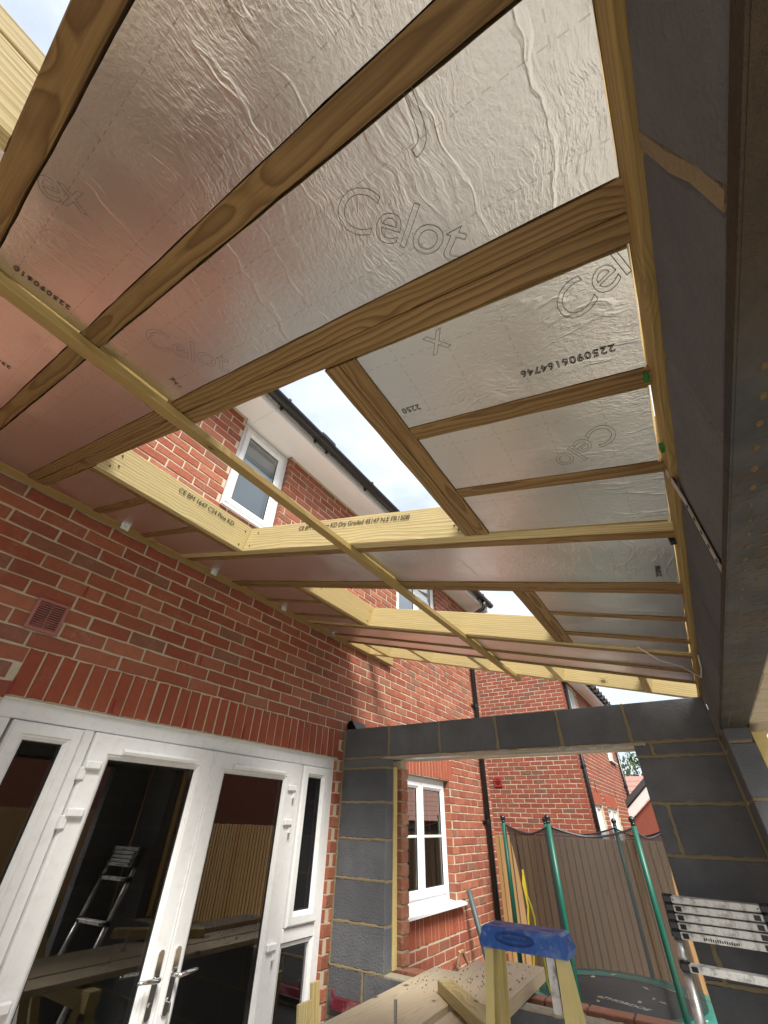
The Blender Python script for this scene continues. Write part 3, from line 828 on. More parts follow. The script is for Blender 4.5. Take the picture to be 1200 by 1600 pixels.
pir = MB(); pir.bev((2.216, 3.300, .93), (2.60, 3.352, 2.055), .003); pir.obj('insulation_strip', M_PIR, GW)
M_DBRICK = brick_mat('dusty_lit_cut_brick', [(0, (.42, .17, .10)), (.5, (.48, .23, .14)), (1, (.34, .12, .07))], dust=(.66, .52, .38), dustamt=.95)  # pale from mortar dust and from outside light painted into the brick tones
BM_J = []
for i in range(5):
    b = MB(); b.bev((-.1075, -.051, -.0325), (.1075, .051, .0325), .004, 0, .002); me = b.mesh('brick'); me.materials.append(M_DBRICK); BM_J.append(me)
oc_ = MB(); oc_.box((.006, 3.405, -.05), (.452, 3.499, 2.30)); oc_.box((2.228, 3.405, -.05), (2.8, 3.499, 2.30)); oc_.box((.006, 3.405, -.05), (2.8, 3.499, .852)); oc_.box((.006, 3.405, 2.105), (2.8, 3.499, 2.30)); oc_.obj('outer_mortar', M_MORTAR, GW)
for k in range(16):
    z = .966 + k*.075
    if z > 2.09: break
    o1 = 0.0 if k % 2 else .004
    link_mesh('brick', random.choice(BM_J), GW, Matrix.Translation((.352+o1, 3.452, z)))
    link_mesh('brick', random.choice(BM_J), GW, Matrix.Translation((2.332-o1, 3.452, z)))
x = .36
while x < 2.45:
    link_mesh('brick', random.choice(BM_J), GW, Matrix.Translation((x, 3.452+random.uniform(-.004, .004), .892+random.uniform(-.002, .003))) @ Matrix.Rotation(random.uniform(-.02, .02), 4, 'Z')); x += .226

# ------------------------------------------------------------------ right-hand wall on its steel lintel
RW = empty('block_wall', (0, 0, 0)); tag(RW, 'blockwork over a perforated steel lintel along the right-hand side', 'wall')
XW = 2.664
PJ = [-.60, -.19, .25, .572, 1.01, 1.445, 1.868, 2.31, 2.755, 3.190]
for a, b in zip(PJ, PJ[1:]): block(RW, a+JT+(.006 if abs(a-.25) < .01 else 0), b-JT, 2.128, 2.337, XW, .1, 'x')
mr = MB(); mr.box((XW+.004, -.6, 2.112), (XW+.097, 3.19, 2.335)); mr.box((XW+.004, 2.772, 0), (XW+.097, 3.19, 2.112)); mr.obj('mortar', M_BMORTAR, RW)
fat = MB(); fat.prism([(.240, 2.335), (.258, 2.335), (.262, 2.25), (.257, 2.20), (.262, 2.13), (.243, 2.13), (.238, 2.18), (.243, 2.26)], 0, XW-.0012, XW+.02); fat.obj('squeezed_joint', M_BMORTAR, RW)
zz = [2.108, 2.036, 1.811, 1.586, 1.361, 1.136, .922, .697, .472, .247, .02]
for a, b in zip(zz, zz[1:]): block(RW, 2.766, 3.192, b+JT*1.6, a, XW, .1, 'x')
li = MB(); li.box((XW-.001, -.6, 2.0985), (XW+.098, 2.80, 2.106)); li.prism([(XW-.004, 2.099), (XW+.006, 2.099), (XW+.006, 2.124), (XW-.004, 2.118)], 1, -.6, 2.80)
LIN = li.obj('steel_lintel', M_STEEL, RW)
ho = MB(); M_KEY = mortar_mat('orange_brown_mortar', (.13, .085, .042), .006)
y = .43
while y < 2.72:
    for (dx, dy, rx, ry, p) in ((.024, 0, .0055, .0085, 1), (.050, .012, .010, .0035, .8), (.075, .02, .010, .0035, .75)):
        if random.random() < p:
            s = random.uniform(.7, 1.15); c = (XW+dx+random.uniform(-.001, .001), y+dy, 2.0985)
            ho.sphere(c, 1.0, 9, 4, (rx*s*.8, ry*s*.8, .0018))
    y += .047
tag(ho.obj('mortar_keys', M_KEY, LIN), kind='stuff')
BM_B = []
for i in range(4):
    b = MB(); b.bev((-.05, -.1075, -.0325), (.05, .1075, .0325), .004, 0, .002); me = b.mesh('brick'); me.materials.append(M_BUFF); BM_B.append(me)
y = -.5
while y < 3.3:
    for kz in range(3): link_mesh('brick', random.choice(BM_B), RW, Matrix.Translation((2.828+random.uniform(-.001, .001), y+(.11 if kz % 2 else 0), 2.150+kz*.075)))
    y += .225
ob = MB(); ob.box((2.785, -.6, 2.124), (2.872, 3.5, 2.335)); ob.obj('outer_mortar', M_MORTAR, RW)
ip = MB(); ip.bev((2.770, 2.80, .0), (2.825, 3.19, 2.085), .003); ip.obj('insulation_strip', M_PIR, RW)

nw = MB(); wall_core(nw, .0, 2.76, -.05, 2.335, [(1.35, 2.55, -.05, 2.1)], -.45, -.35, 'y')  # unseen end wall added to shade the house wall, pale to brighten the foil
tag(nw.obj('added_wall_near_end', M_PALEMORT), kind='structure')

# ------------------------------------------------------------------ roof frame
Z0, S = 3.085, .267
TH = math.atan(S); CT, ST_ = math.cos(TH), math.sin(TH)
UX = Vector((CT, 0, -ST_)); VY = Vector((0, 1, 0)); NN = Vector((ST_, 0, CT))
def RZ(x): return Z0 - S*x
def rp(x, y, off=0.0): return Vector((x, y, RZ(x))) + NN*off
RFm = empty('roof_frame', (0, 0, 0)); tag(RFm, 'pitched lean-to roof frame of treated timber rafters, trimmers and battens', 'roof frame')
def rafter(yc, x0=.052, x1=3.08, w=.045, d=.147, name='rafter', mat=None, off=0.0):
    L_ = (x1-x0)/CT; b = sawn(L_, w, d)
    return b.obj(name, mat or M_WOOD, RFm, M=frame(rp(x0, yc, off), UX, VY, NN))
def cross(xc, y0, y1, w=.045, d=.147, name='trimmer', mat=None, off=0.0):
    b = sawn(y1-y0, w, d)
    return b.obj(name, mat or M_WOOD, RFm, M=frame(rp(xc, y0, off), VY, -UX, NN))
rafter(-.185); rafter(.060)
rafter(.3195); rafter(.3655)
rafter(1.2185, mat=M_WOODP); rafter(1.2645)
rafter(1.6465); rafter(1.6925)
rafter(2.4765, mat=M_WOODP); rafter(2.5225)
rafter(2.815); rafter(3.057)
rafter(3.4925, .02, 3.08, name='barge_rafter', mat=M_WOODP)
rafter(-.66, .02, 3.08, name='barge_rafter', mat=M_WOODP)
for (ya, yb, st) in ((.389, 1.195, (.650, .937)), (1.716, 2.453, (1.985, 2.288))):
    cross(.7175, ya, yb, mat=M_WOODP); cross(.6715, ya, yb)
    cross(2.0695, ya, yb); cross(2.1155, ya, yb)
    for yc in st:
        rafter(yc, .052, .646, name='stub_rafter'); rafter(yc, 2.141, 3.08, name='stub_rafter')
for xc in (.26, .722, 1.268, 1.838, 2.388): cross(xc, 3.081, 3.468, name='noggin', mat=M_WOODP)
for xc in (1.845, 1.2): cross(xc, -.637, -.209, name='noggin', mat=M_WOODP)
cross(1.845, -.637, -.209, d=.045, name='noggin', mat=M_WOODP, off=.149)
b = MB(); b.bev((0, -.026, -.025), (4.15, .026, -.0015), .002); b.obj('batten', M_WOODB, RFm, M=frame(rp(1.49, -.53), VY, -UX, NN))
# ledger on the house wall, with plate washers and nuts
b = sawn(4.5, .047, .16); b.obj('ledger', M_WOODB, RFm, M=frame((.0275, -.59, 3.070), VY, Vector((-1, 0, 0)), Vector((0, 0, 1))))
b = MB(); b.bev((0, -.0235, 0), (3.62, .0235, .022), .003); b.obj('ledger_packer', M_WOODB, RFm, M=frame((.0755, -.59, 3.062), VY, Vector((-1, 0, 0)), Vector((0, 0, 1))))
for y in (.817, 1.46, 2.152, 2.80):
    m = MB(); m.bev((.051, y-.025, 3.088), (.0545, y+.025, 3.138), .001); m.tube([(.054, y, 3.113), (.066, y, 3.113)], .011, 6); m.tube([(.066, y, 3.113), (.078, y, 3.113)], .006, 8)
    m.xf(Matrix.Translation((.050, 0, -.052))); m.obj('bolt', M_GALV, RFm)
# wall plate with the rafters notched over it
b = sawn(4.1, .1, .047); b.obj('wall_plate', M_WOODB, RFm, M=frame((2.702, -.62, 2.345), VY, Vector((-1, 0, 0)), Vector((0, 0, 1))))
b = MB(); b.box((XW+.004, -.6, 2.334), (XW+.09, 3.19, 2.346)); b.obj('plate_bedding', M_BMORTAR, RFm)
b = MB(); b.bev((0, -.0125, 0), (4.3, .0125, .17), .003); b.obj('fascia', M_WOODP, RFm, M=frame((3.10, -.68, 2.25), VY, Vector((-1, 0, 0)), Vector((0, 0, 1))))
# nails and nail holes in the pale trimmers
nl = MB()
for (y, dz) in ((.43, .03), (.46, .05), (.45, .10), (1.16, .025), (1.165, .11), (1.74, .03), (1.75, .11), (1.86, .06), (2.42, .03), (2.42, .10)):
    p = rp(.7405, y, dz); nl.tube([p, p+UX*.0015], .0042, 8)
for (x, dz) in ((.79, .03), (.82, .11), (2.02, .03), (2.0, .05)):
    p = rp(x, 1.1952, dz); nl.tube([p, p-VY*.0015], .004, 8)
tag(nl.obj('nail_heads', M_INK, RFm), kind='stuff')
# grade stamps
Mt = frame(rp(.7408, .735, .098)+UX*.0006, VY, NN, UX)
text_obj('grade_stamp', 'CE BM 1647 C24 Pine KD', .034, M_INK, RFm, Mt, space=.95)
Mt = frame(rp(1.14, 1.1953, .100)-VY*.0006, UX, NN, -VY)
text_obj('grade_stamp', 'CE BM C24 Pine KD Dry Graded 45147 N.E FR1508', .034, M_INK, RFm, Mt, space=.92)

# ------------------------------------------------------------------ foil faced insulation boards
IG = 'foil insulation boards between the rafters'
def board(x0, x1, y0, y1, label, along='y', off=.004, tilt=0.0, th=.10):
    c = rp((x0+x1)/2, (y0+y1)/2, off); lx = (x1-x0)/CT/2; ly = (y1-y0)/2
    g = .0025; lx -= g; ly -= g
    b = MB()
    # bottom is a slightly wavy sheet so that the reflections break up
    nx, ny = max(4, int(lx*2/.05)), max(4, int(ly*2/.05))
    ph = [random.uniform(0, 6.3) for _ in range(4)]
    def hz(u, v): return .0016*math.sin(u*9+ph[0]+v*4)+.0014*math.sin(v*13+ph[1]-u*5)+.0008*math.sin(u*27+ph[2]+v*17)
    vs_ = []; F = []
    sx, sy = (lx, ly) if along == 'y' else (ly, lx)
    for i in range(nx+1):
        for j in range(ny+1):
            u = -lx+2*lx*i/nx; v = -ly+2*ly*j/ny
            e = 0 if 0 < i < nx and 0 < j < ny else 1
            ju = random.uniform(-.0025, .0015) if e else 0
            uu = u*(1+ju*.4/lx) if i in (0, nx) else u; vv = v*(1+ju*.4/ly) if j in (0, ny) else v
            vs_.append((uu, vv, hz(u, v)*(0.3 if e else 1)))
    for i in range(nx):
        for j in range(ny):
            a = i*(ny+1)+j; F.append((a, a+1, a+ny+2, a+ny+1))
    k = len(vs_); rim = [i*(ny+1) for i in range(nx+1)] + [nx*(ny+1)+j for j in range(1, ny+1)] + [i*(ny+1)+ny for i in range(nx-1, -1, -1)] + [j for j in range(ny-1, 0, -1)]
    n = len(rim)
    for r_ in rim: vs_.append((vs_[r_][0], vs_[r_][1], th))
    for r_ in rim: vs_.append(vs_[r_])
    for q in range(n): F.append((k+n+q, k+q, k+(q+1) % n, k+n+(q+1) % n))
    F.append(tuple(range(k, k+n)))
    if along == 'x':                           # creases run down the slope instead of across it
        vs_ = [(v[1], -v[0], v[2]) for v in vs_]
        Mx = frame(c, VY, -UX, NN)
    else: Mx = frame(c, UX, VY, NN)
    b.add(vs_, F)
    o = b.obj('insulation_board', M_FOIL, None, True, M=Mx @ Matrix.Rotation(tilt, 4, 'X'))
    o.data.polygons.foreach_set('use_smooth', [p.area < 1 and abs(p.normal.z) > .9 and len(p.vertices) == 4 for p in o.data.polygons])
    me = o.data; me.materials.append(M_PIR)
    for p in me.polygons:
        if abs(p.normal.z) < .5: p.material_index = 1
    tag(o, label, 'insulation board', IG); HZ[o.name] = (hz, along)
    return o
XB = 1.512; XE = 2.650
B = {}; HZ = {}
B['0l'] = board(XB, XE, -.162, .037, 'foil insulation board in the bay along the near open roof edge, downhill of the batten', off=.003)
B['0u'] = board(.10, XB-.03, -.162, .037, 'foil insulation board at the left picture edge, between batten and ledger', off=.003)
B['1l'] = board(XB, 2.650, .083, .296, 'big crinkled foil board with two outlined names, below the middle of the picture top', off=.005)
B['1u'] = board(.10, XB-.03, .083, .296, 'dark reddish foil board between the batten, double rafter and brick wall', off=.004)
B['s1'] = board(2.139, XE-.002, .389, .627, 'foil board with black serial number beside the near skylight opening', 'x')
B['s2'] = board(2.139, XE-.004, .674, .914, 'foil board between the two stub rafters beside the near skylight opening', 'x')
B['s3'] = board(2.139, XE, .961, 1.194, 'foil board beside the far corner of the near skylight opening', 'x', off=.008)
B['s4'] = board(.10, .647, .389, .627, 'small shaded foil board by the ledger at the near corner of the first skylight')
B['s5'] = board(.10, .647, .674, .914, 'small shaded foil board by the ledger, middle one beside the first skylight')
B['s6'] = board(.10, .647, .961, 1.194, 'small shaded foil board by the ledger at the far corner of the first skylight')
B['4l'] = board(XB, XE-.002, 1.289, 1.622, 'wide foil board between the two skylight openings on the downhill side', off=.006)
B['4u'] = board(.10, XB-.03, 1.289, 1.622, 'wide scratched foil board between the two skylight openings on the house side', off=.006)
B['t1'] = board(2.139, XE, 1.717, 1.961, 'dark foil board beside the far skylight, nearest of its three', 'x')
B['t2'] = board(2.139, XE-.003, 2.009, 2.264, 'dark foil board beside the far skylight, middle of its three', 'x', off=.008)
B['t3'] = board(2.139, XE-.005, 2.312, 2.452, 'narrow dark foil board beside the far skylight, farthest of its three', 'x')
B['t4'] = board(.10, .647, 1.717, 1.961, 'small shaded foil board by the ledger at the near corner of the far skylight')
B['t5'] = board(.10, .647, 2.009, 2.264, 'small shaded foil board by the ledger, middle one beside the far skylight')
B['t6'] = board(.10, .647, 2.312, 2.452, 'small shaded foil board by the ledger at the far corner of the far skylight')
B['6l'] = board(XB, XE, 2.547, 2.791, 'narrow pinkish foil strip beyond the far skylight, downhill of the batten', off=.006)
B['6u'] = board(.10, XB-.03, 2.547, 2.791, 'narrow pinkish foil strip beyond the far skylight, on the house side', off=.006)
B['7l'] = board(XB, XE, 2.839, 3.033, 'last foil strip before the roof ladder, downhill of the batten', off=.006)
B['7u'] = board(.10, XB-.03, 2.839, 3.033, 'last foil strip before the roof ladder, on the house side', off=.006)
def roof_text(bk, body, x, y, rx, ry, size, off=.0, outline=.00042, shear=.18, mat=None, space=.95, name='printed_lettering'):
    o = B[bk]; r = (UX*rx + VY*ry).normalized(); nd = -NN; up = nd.cross(r)
    M = o.matrix_local.inverted() @ frame(rp(x, y, 0), r, up, nd)
    me = text_mesh(body, size, outline=outline, shear=shear, space=space)
    me.materials.clear(); me.materials.append(mat or M_FINEINK)
    hz, along = HZ[o.name]
    for v in me.vertices:                      # the print follows the waviness of the foil
        dz = v.co.z; q = M @ Vector((v.co.x, v.co.y, 0))
        u_, v_ = (q.x, q.y) if along == 'y' else (-q.y, q.x)
        v.co = Vector((q.x, q.y, hz(u_, v_)-.0008-dz))
    return link_mesh(name, me, o, Matrix.Identity(4))
bpy.context.view_layer.update()
roof_text('1l', 'Celot', 2.262, .158, .147, .127, .098, .0015)
roof_text('1l', 'Celot', 1.655, .140, .126, .128, .098, .0015)
roof_text('1l', 'J', 2.435, .118, .07, -.008, .12, .0015)
roof_text('0l', 'ex', 1.805, -.150, .045, .057, .09, .0000)
roof_text('s1', 'Cel', 2.548, .490, .08, -.048, .092, .0010)
roof_text('s1', 'x', 2.300, .450, .061, -.013, .095, .0010)
roof_text('s2', 'Celo', 2.560, .742, -.161, .125, .090, .0010)
SER = '2250906164746'
for (bk, t, x, y, rx, ry) in (('s1', SER, 2.606, .556, -1, -.01), ('s1', '2250', 2.205, .560, -1, 0), ('0l', '225090610', 1.578, -.012, -.08, -1), ('4l', '2250906', 2.600, 1.575, .03, -1), ('1l', '746', 1.600, .235, -.1, 1), ('0u', '22509061', 1.10, -.02, -.08, -1)):
    roof_text(bk, t, x, y, rx, ry, .023, .0030 if bk[0] in '01' else .004, outline=.0006, shear=0, mat=M_INK, space=1.15, name='printed_serial')

# ------------------------------------------------------------------ neighbouring house
NH = empty('neighbour_house', (0, 0, 0)); tag(NH, 'orange-red brick house behind the fence with black downpipes at its corner', 'house')
YN, XN, YE = 9.5, .69, 15.2
NZ = 4.30
GWN = [(9.95, 10.95, 1.05, 2.06), (11.45, 12.85, 1.05, 2.06), (9.85, 10.95, 3.15, 4.22), (13.6, 14.5, 3.1, 4.22)]
core = MB(); wall_core(core, -5.5, XN-.0035, -.1, 5.6, [], YN+.0035, YN+.1, 'y')
wall_core(core, YN+.004, YE, -.1, NZ, GWN, XN-.1, XN-.0035, 'x'); core.obj('wall', M_MORTAR, NH)
def vis_nf(p, u, z):
    q = project(p)
    return q and (inpoly(q, [(742, 1178), (906, 1176), (934, 1314), (762, 1312)]) or inpoly(q, [(732, 1048), (882, 1064), (890, 1108), (740, 1124)]))
place_bricks(NH, lay_courses(-5.5, XN, .02, 5.5, []), lambda u, z: (u, YN, z), ROT0, BM_NB, M_NBRICK, vis_nf, 290)
nsold = []
for (a, b, c, d) in GWN[:2]:
    n = round((b-a+.2)/.075)
    for i in range(n): nsold.append((a-.1+(i+.5)*.075, d+.105, .065, .205))
place_bricks(NH, lay_courses(YN, YE, .02, NZ-.01, GWN+[(a-.1, b+.1, d, d+.215) for (a, b, c, d) in GWN[:2]]), lambda u, z: (XN, u, z), ROTX, BM_NB, M_NBRICK, lambda *a: False, 0, 'side_bricks_beyond')
place_bricks(NH, nsold, lambda u, z: (XN, u, z), ROTX, BM_SO, M_SOLD, lambda *a: False, 0, 'soldier_bricks_beyond')
for (a, b, c, d) in GWN:
    g_ = MB().ring_x(a+.005, b-.005, c+.03, d-.003, [(0, XN-.1), (0, XN-.05), (.06, XN-.045), (.061, XN-.09)]).obj('window', M_UPVC, NH)
    m_ = (a+b)/2; MB().bev((XN-.08, m_-.05, c+.06), (XN-.04, m_+.05, d-.05), .004).obj('mullion', M_UPVC, g_)
    for (p, q) in ((a+.06, m_-.05), (m_+.05, b-.06)):
        pn = MB().add([(XN-.075, p, c+.08), (XN-.075, q, c+.08), (XN-.075, q, d-.06), (XN-.075, p, d-.06)], [(0, 1, 2, 3)]).obj('pane', M_GLASS, g_)
    MB().prism([(XN-.06, c+.03), (XN+.06, c+.008), (XN+.06, c-.012), (XN-.06, c)], 1, a-.02, b+.06).obj('sill', M_UPVC, g_)
    MB().box((XN-.5, a, c), (XN-.49, b, d)).obj('room_lining', M_ROOM, NH)
MB().box((XN-.1, YN-.02, NZ), (XN+.25, YE, NZ+.012)).obj('soffit', M_SOFF, NH)
MB().box((XN+.25, YN-.02, NZ-.02), (XN+.268, YE, NZ+.17)).obj('fascia', M_SOFF, NH)
g2 = MB(); g2.tube([(XN+.33, YN-.05, NZ+.13), (XN+.33, YE, NZ+.13)], .056, 10); G2 = g2.obj('gutter', M_BLACK, NH)
for k in range(14):
    b = MB(); b.bev((XN+.27, YN+.1+k*.4, NZ+.06), (XN+.40, YN+.125+k*.4, NZ+.19), .003); b.obj('bracket', M_BLACK, G2)
rf = MB()
for k in range(12):
    x = XN+.34-k*.30; z = NZ+.18+k*.30*.7
    rf.prism([(x, z), (x, z+.022), (x-.34, z+.238+.012), (x-.34, z+.228)], 1, YN-.06, YE)
rf.obj('roof', M_TILE, NH)
for (y, nm) in ((9.66, 0), (15.05, 1)):
    d_ = MB(); d_.tube([(XN+.05, y, NZ-.02), (XN+.05, y, 0)], .036, 12); D_ = d_.obj('downpipe', M_BLACK, NH, True)
    for z in (2.62, 1.2):
        c_ = MB(); c_.tube([(XN+.05, y, z-.02), (XN+.05, y, z+.02)], .041, 12); c_.bev((XN, y-.08, z-.012), (XN+.03, y+.08, z+.012), .003); c_.obj('pipe_clip', M_BLACK, D_)
for (y, z) in ((10.66, 2.36), (13.05, 2.30), (13.9, 2.28)):
    MB().box((XN-.003, y-.012, z-.11), (XN+.004, y+.012, z+.11)).obj('weep_slot', M_VENTD, NH)
v_ = MB(); v_.bev((-1.0, YN-.02, 2.30), (-.83, YN, 2.47), .006); NV = v_.obj('air_vent', M_WEEP, NH)
v_ = MB(); v_.tube([(-.915, YN-.0235, 2.385), (-.915, YN-.02, 2.385)], .05, 16); v_.obj('vent_hole', plain('dark_red_plastic', (.10, .01, .01), .5), NV)
v_ = MB(); v_.bev((-.975, YN-.026, 2.40), (-.855, YN-.0205, 2.412), .001); v_.obj('rib', M_WEEP, NV)

# ------------------------------------------------------------------ fences
def fence(x0, x1, y, top, label, ax='x', name='fence'):
    F_ = empty(name, (0, 0, 0)); tag(F_, label, 'fence')
    meshes = []
    for i in range(5):
        b = MB(); w = .050
        # feather edge board: thick on one side, thin on the other; length runs along local x for the grain
        Ln = top+.08
        b.bev((0, -w, -.010), (Ln, w, .010), .003, random.random(), .001)
        me = b.mesh('fence_board'); me.materials.append(M_FENCE); meshes.append(me)
    n = int((x1-x0)/.092)
    for k in range(n):
        u = x0+k*.092+.05; zt = random.uniform(-.006, .006)
        dd = random.uniform(-.003, .003)
        if ax == 'x': M = frame((u, y+dd, -.08+zt), (0, 0, 1), (1, 0, 0), (0, 1, 0))
        else: M = frame((y+dd, u, -.08+zt), (0, 0, 1), (0, 1, 0), (-1, 0, 0))
        link_mesh('fence_board', random.choice(meshes), F_, M @ Matrix.Rotation(R(9+random.uniform(-2,2)), 4, 'X'))
    for z in (.25, .85, 1.4):
        b = MB(); b.bev((0, -.03, -.02), (x1-x0, .03, .02), .003)
        M = frame((x0, y+.03, z), (1, 0, 0), (0, 0, 1), (0, -1, 0)) if ax == 'x' else frame((y+.03, x0, z), (0, 1, 0), (0, 0, 1), (1, 0, 0))
        b.obj('fence_rail', M_FENCE, F_, M=M)
    return F_
fence(-1.3, 9.0, 8.0, 1.57, 'brown featheredge board fence closing the back of the garden')
fence(-9.0, 7.9, 9.0, 1.75, 'featheredge board fence at the right side of the garden, mirrored in the door glass', 'y')

# house across the garden, seen only as a reflection in the glass
GH = empty('garden_house', (0, 0, 0)); tag(GH, 'brick house beyond the side fence, mirrored in the door glass', 'house')
w_ = MB(); w_.box((15.0, -9, -.1), (15.2, 27, 5.2)); w_.obj('wall', M_BRICK, GH)
rf = MB(); rf.prism([(14.6, 5.1), (14.6, 5.2), (19, 8.0), (19, 7.9)], 1, -9.3, 27.3); rf.obj('roof', M_TILE, GH)
for (a, b, c, d) in ((-6, -4.6, .9, 2.1), (-6, -4.6, 3.4, 4.6), (-1.2, .2, 3.4, 4.6), (3.4, 4.8, 3.4, 4.6), (3.2, 5.0, .9, 2.1), (-1.5, .4, .9, 2.1), (9, 10.4, 3.4, 4.6), (14, 15.4, 3.4, 4.6), (18.5, 19.9, .9, 2.1)):
    g_ = MB(); g_.box((14.96, a, c), (14.995, b, d)); G_ = g_.obj('window', M_UPVC, GH)
    MB().box((14.94, a+.07, c+.07), (14.958, (a+b)/2-.04, d-.07)).obj('pane', M_SEAL, G_); MB().box((14.94, (a+b)/2+.04, c+.07), (14.958, b-.07, d-.07)).obj('pane', M_SEAL, G_)

# far house with the tiled roof
FH = empty('tiled_house', (0, 0, 0)); tag(FH, 'distant brick house with pinkish tiled roof and white bargeboard', 'house')
MB().box((-.5, 17.0, -.1), (9, 17.2, 1.9)).obj('wall', M_NBRICK, FH)
rf = MB()
for k in range(9):
    y = 16.7+k*.22; z = 1.75+k*.152
    rf.prism([(y, z), (y, z+.02), (y+.25, z+.175), (y+.25, z+.165)], 0, -.6, 9.2)
rf.obj('roof', M_PTILE, FH)
gb = MB(); gb.prism([(.55, -.1), (4.6, -.1), (4.6, 1.75), (2.6, 3.35), (.55, 1.75)], 1, 14.6, 14.7); gb.obj('gable_wall', M_NBRICK, FH)
bb = MB(); bb.prism([(.40, 1.62), (2.6, 3.42), (2.6, 3.66), (.40, 1.86)], 1, 14.50, 14.56); bb.obj('bargeboard', M_SOFF, FH)
vt = MB(); vt.prism([(.34, 1.86), (2.6, 3.70), (2.6, 3.84), (.34, 2.0)], 1, 14.44, 15.6); vt.obj('verge', M_TILE, FH)

# ------------------------------------------------------------------ tree
def tree(x, y, h, r, label):
    T = empty('garden_tree', (x, y, -.08)); tag(T, label, 'tree')
    t = MB(); t.tube([(0, 0, 0), (.05, 0, h*.4), (0, .05, h*.8)], [.12, .08, .03], 8)
    for k in range(14):
        a = random.uniform(0, 6.3); z = random.uniform(.4, .75)*h; e = r*random.uniform(.5, .9)
        t.tube([(0, 0, z), (math.cos(a)*e*.5, math.sin(a)*e*.5, z+.2*h*.5), (math.cos(a)*e, math.sin(a)*e, z+.25*h*.7)], [.035, .02, .008], 5)
    t.obj('trunk', M_BARK, T)
    lf = MB()
    cl = [(random.gauss(0, r*.5), random.gauss(0, r*.5), h*.72+random.gauss(0, r*.42), random.uniform(.25, .5)*r) for _ in range(30)]
    for (cx, cy_, cz, cr_) in cl:
        for k in range(55):
            p = Vector((cx+random.gauss(0, cr_*.5), cy_+random.gauss(0, cr_*.5), cz+random.gauss(0, cr_*.45)))
            s = random.uniform(.05, .10); q = Euler((random.uniform(0, 6), random.uniform(0, 6), random.uniform(0, 6))).to_matrix()
            lf.add([p+q @ Vector(v) for v in ((-s, 0, 0), (0, -s*.5, 0), (s, 0, 0), (0, s*.5, 0))], [(0, 1, 2, 3)], random.random())
    tag(lf.obj('crown', M_LEAF, T), kind='stuff')
tree(.35, 23.0, 4.35, 1.1, 'small leafy tree just above the distant tiled roof')

# ------------------------------------------------------------------ trampoline
TR = empty('trampoline', (1.2, 6.15, -.08)); tag(TR, 'round garden trampoline with green padded poles and black safety net', 'trampoline')
TC = Vector((1.2, 6.15, 0)); RR_ = .87; ZM = .43
TI = Matrix.Translation((-1.2, -6.15, .08))
def tpart(mb, name, mat, parent=None, smooth=False):
    mb.xf(TI) ; return mb.obj(name, mat, parent or TR, smooth)
pa = [R(a) for a in (-169, -99, -45, 13, 75, 132)]
ptop = []
for a in pa:
    px, py = TC.x+RR_*math.cos(a), TC.y+RR_*math.sin(a)
    m = MB(); m.tube([(px, py, -.08), (px, py, .45)], .019, 10); tpart(m, 'leg', M_GALV, smooth=True)
    m = MB(); m.tube([(px, py, .40), (px, py, 1.72)], .024, 14); po = tpart(m, 'pole', M_GREEN, smooth=True)
    m = MB(); m.tube([(px, py, 1.72), (px, py, 1.745)], .02, 10); m.sphere((px, py, 1.768), .031, 12, 8); m.xf(TI); m.obj('pole_cap', M_BLACK, po, True)
    ptop.append((px, py))
def annulus(mb, r0, r1, z0, z1, zc=None, n=72):
    vs_ = []; F = []
    for k in range(n):
        a = 2*math.pi*k/n; c, s = math.cos(a), math.sin(a)
        w = .004*math.sin(a*23)
        for (r_, z_) in ((r0, z0), ((r0+r1)/2, (z0+z1)/2+.012+w), (r1, z1), (r1+.004, z1-.06)): vs_.append((TC.x+r_*c, TC.y+r_*s, z_))
    for k in range(n):
        for q in range(3):
            a, b = k*4+q, ((k+1) % n)*4+q; F.append((a, b, b+1, a+1))
    mb.add(vs_, F); return mb
tpart(annulus(MB(), .64, .90, ZM+.012, ZM+.006), 'spring_pad', M_PAD, smooth=True)
n = 64; mt_ = MB(); mt_.add([(TC.x, TC.y, ZM)]+[(TC.x+.66*math.cos(2*math.pi*k/n), TC.y+.66*math.sin(2*math.pi*k/n), ZM) for k in range(n)], [(0, 1+k, 1+(k+1) % n) for k in range(n)])
MATO = tpart(mt_, 'jump_mat', M_MAT)
fm = MB(); fm.tube([(TC.x+.87*math.cos(2*math.pi*k/48), TC.y+.87*math.sin(2*math.pi*k/48), ZM-.03) for k in range(49)], .02, 8, False); tpart(fm, 'rim', M_GALV, smooth=True)
# net: a tall cylinder with sagging top edge, inside the poles
net = MB(); nn = 96; rows_ = 10; RN = .735; uvs = []
def sag(a):
    best = 1.0
    srt = sorted(pa)+[sorted(pa)[0]+2*math.pi]
    a2 = a
    while a2 < srt[0]: a2 += 2*math.pi
    for q in range(6):
        if srt[q] <= a2 <= srt[q+1]:
            t = (a2-srt[q])/(srt[q+1]-srt[q]); return 4*t*(1-t)
    return 0
vs_ = []
for k in range(nn+1):
    a = 2*math.pi*k/nn; s_ = sag(a-2*math.pi if a > math.pi else a)
    for j in range(rows_+1):
        t = j/rows_; zt = 1.70-.075*s_; r_ = RN+(.11*(1-s_))*t**3 - .03*s_*t
        vs_.append((TC.x+r_*math.cos(a), TC.y+r_*math.sin(a), ZM+.01+(zt-ZM-.01)*t)); uvs.append((k*2*math.pi*RN/nn/.0075, j*(1.27/rows_)/.0075))
F = []
for k in range(nn):
    for j in range(rows_):
        a = k*(rows_+1)+j; F.append((a, a+rows_+1, a+rows_+2, a+1))
net.add(vs_, F); NET = tpart(net, 'safety_net', M_NET, smooth=True)
ul = NET.data.uv_layers.new(name='uv')
for lp in NET.data.loops: ul.data[lp.index].uv = uvs[lp.vertex_index]
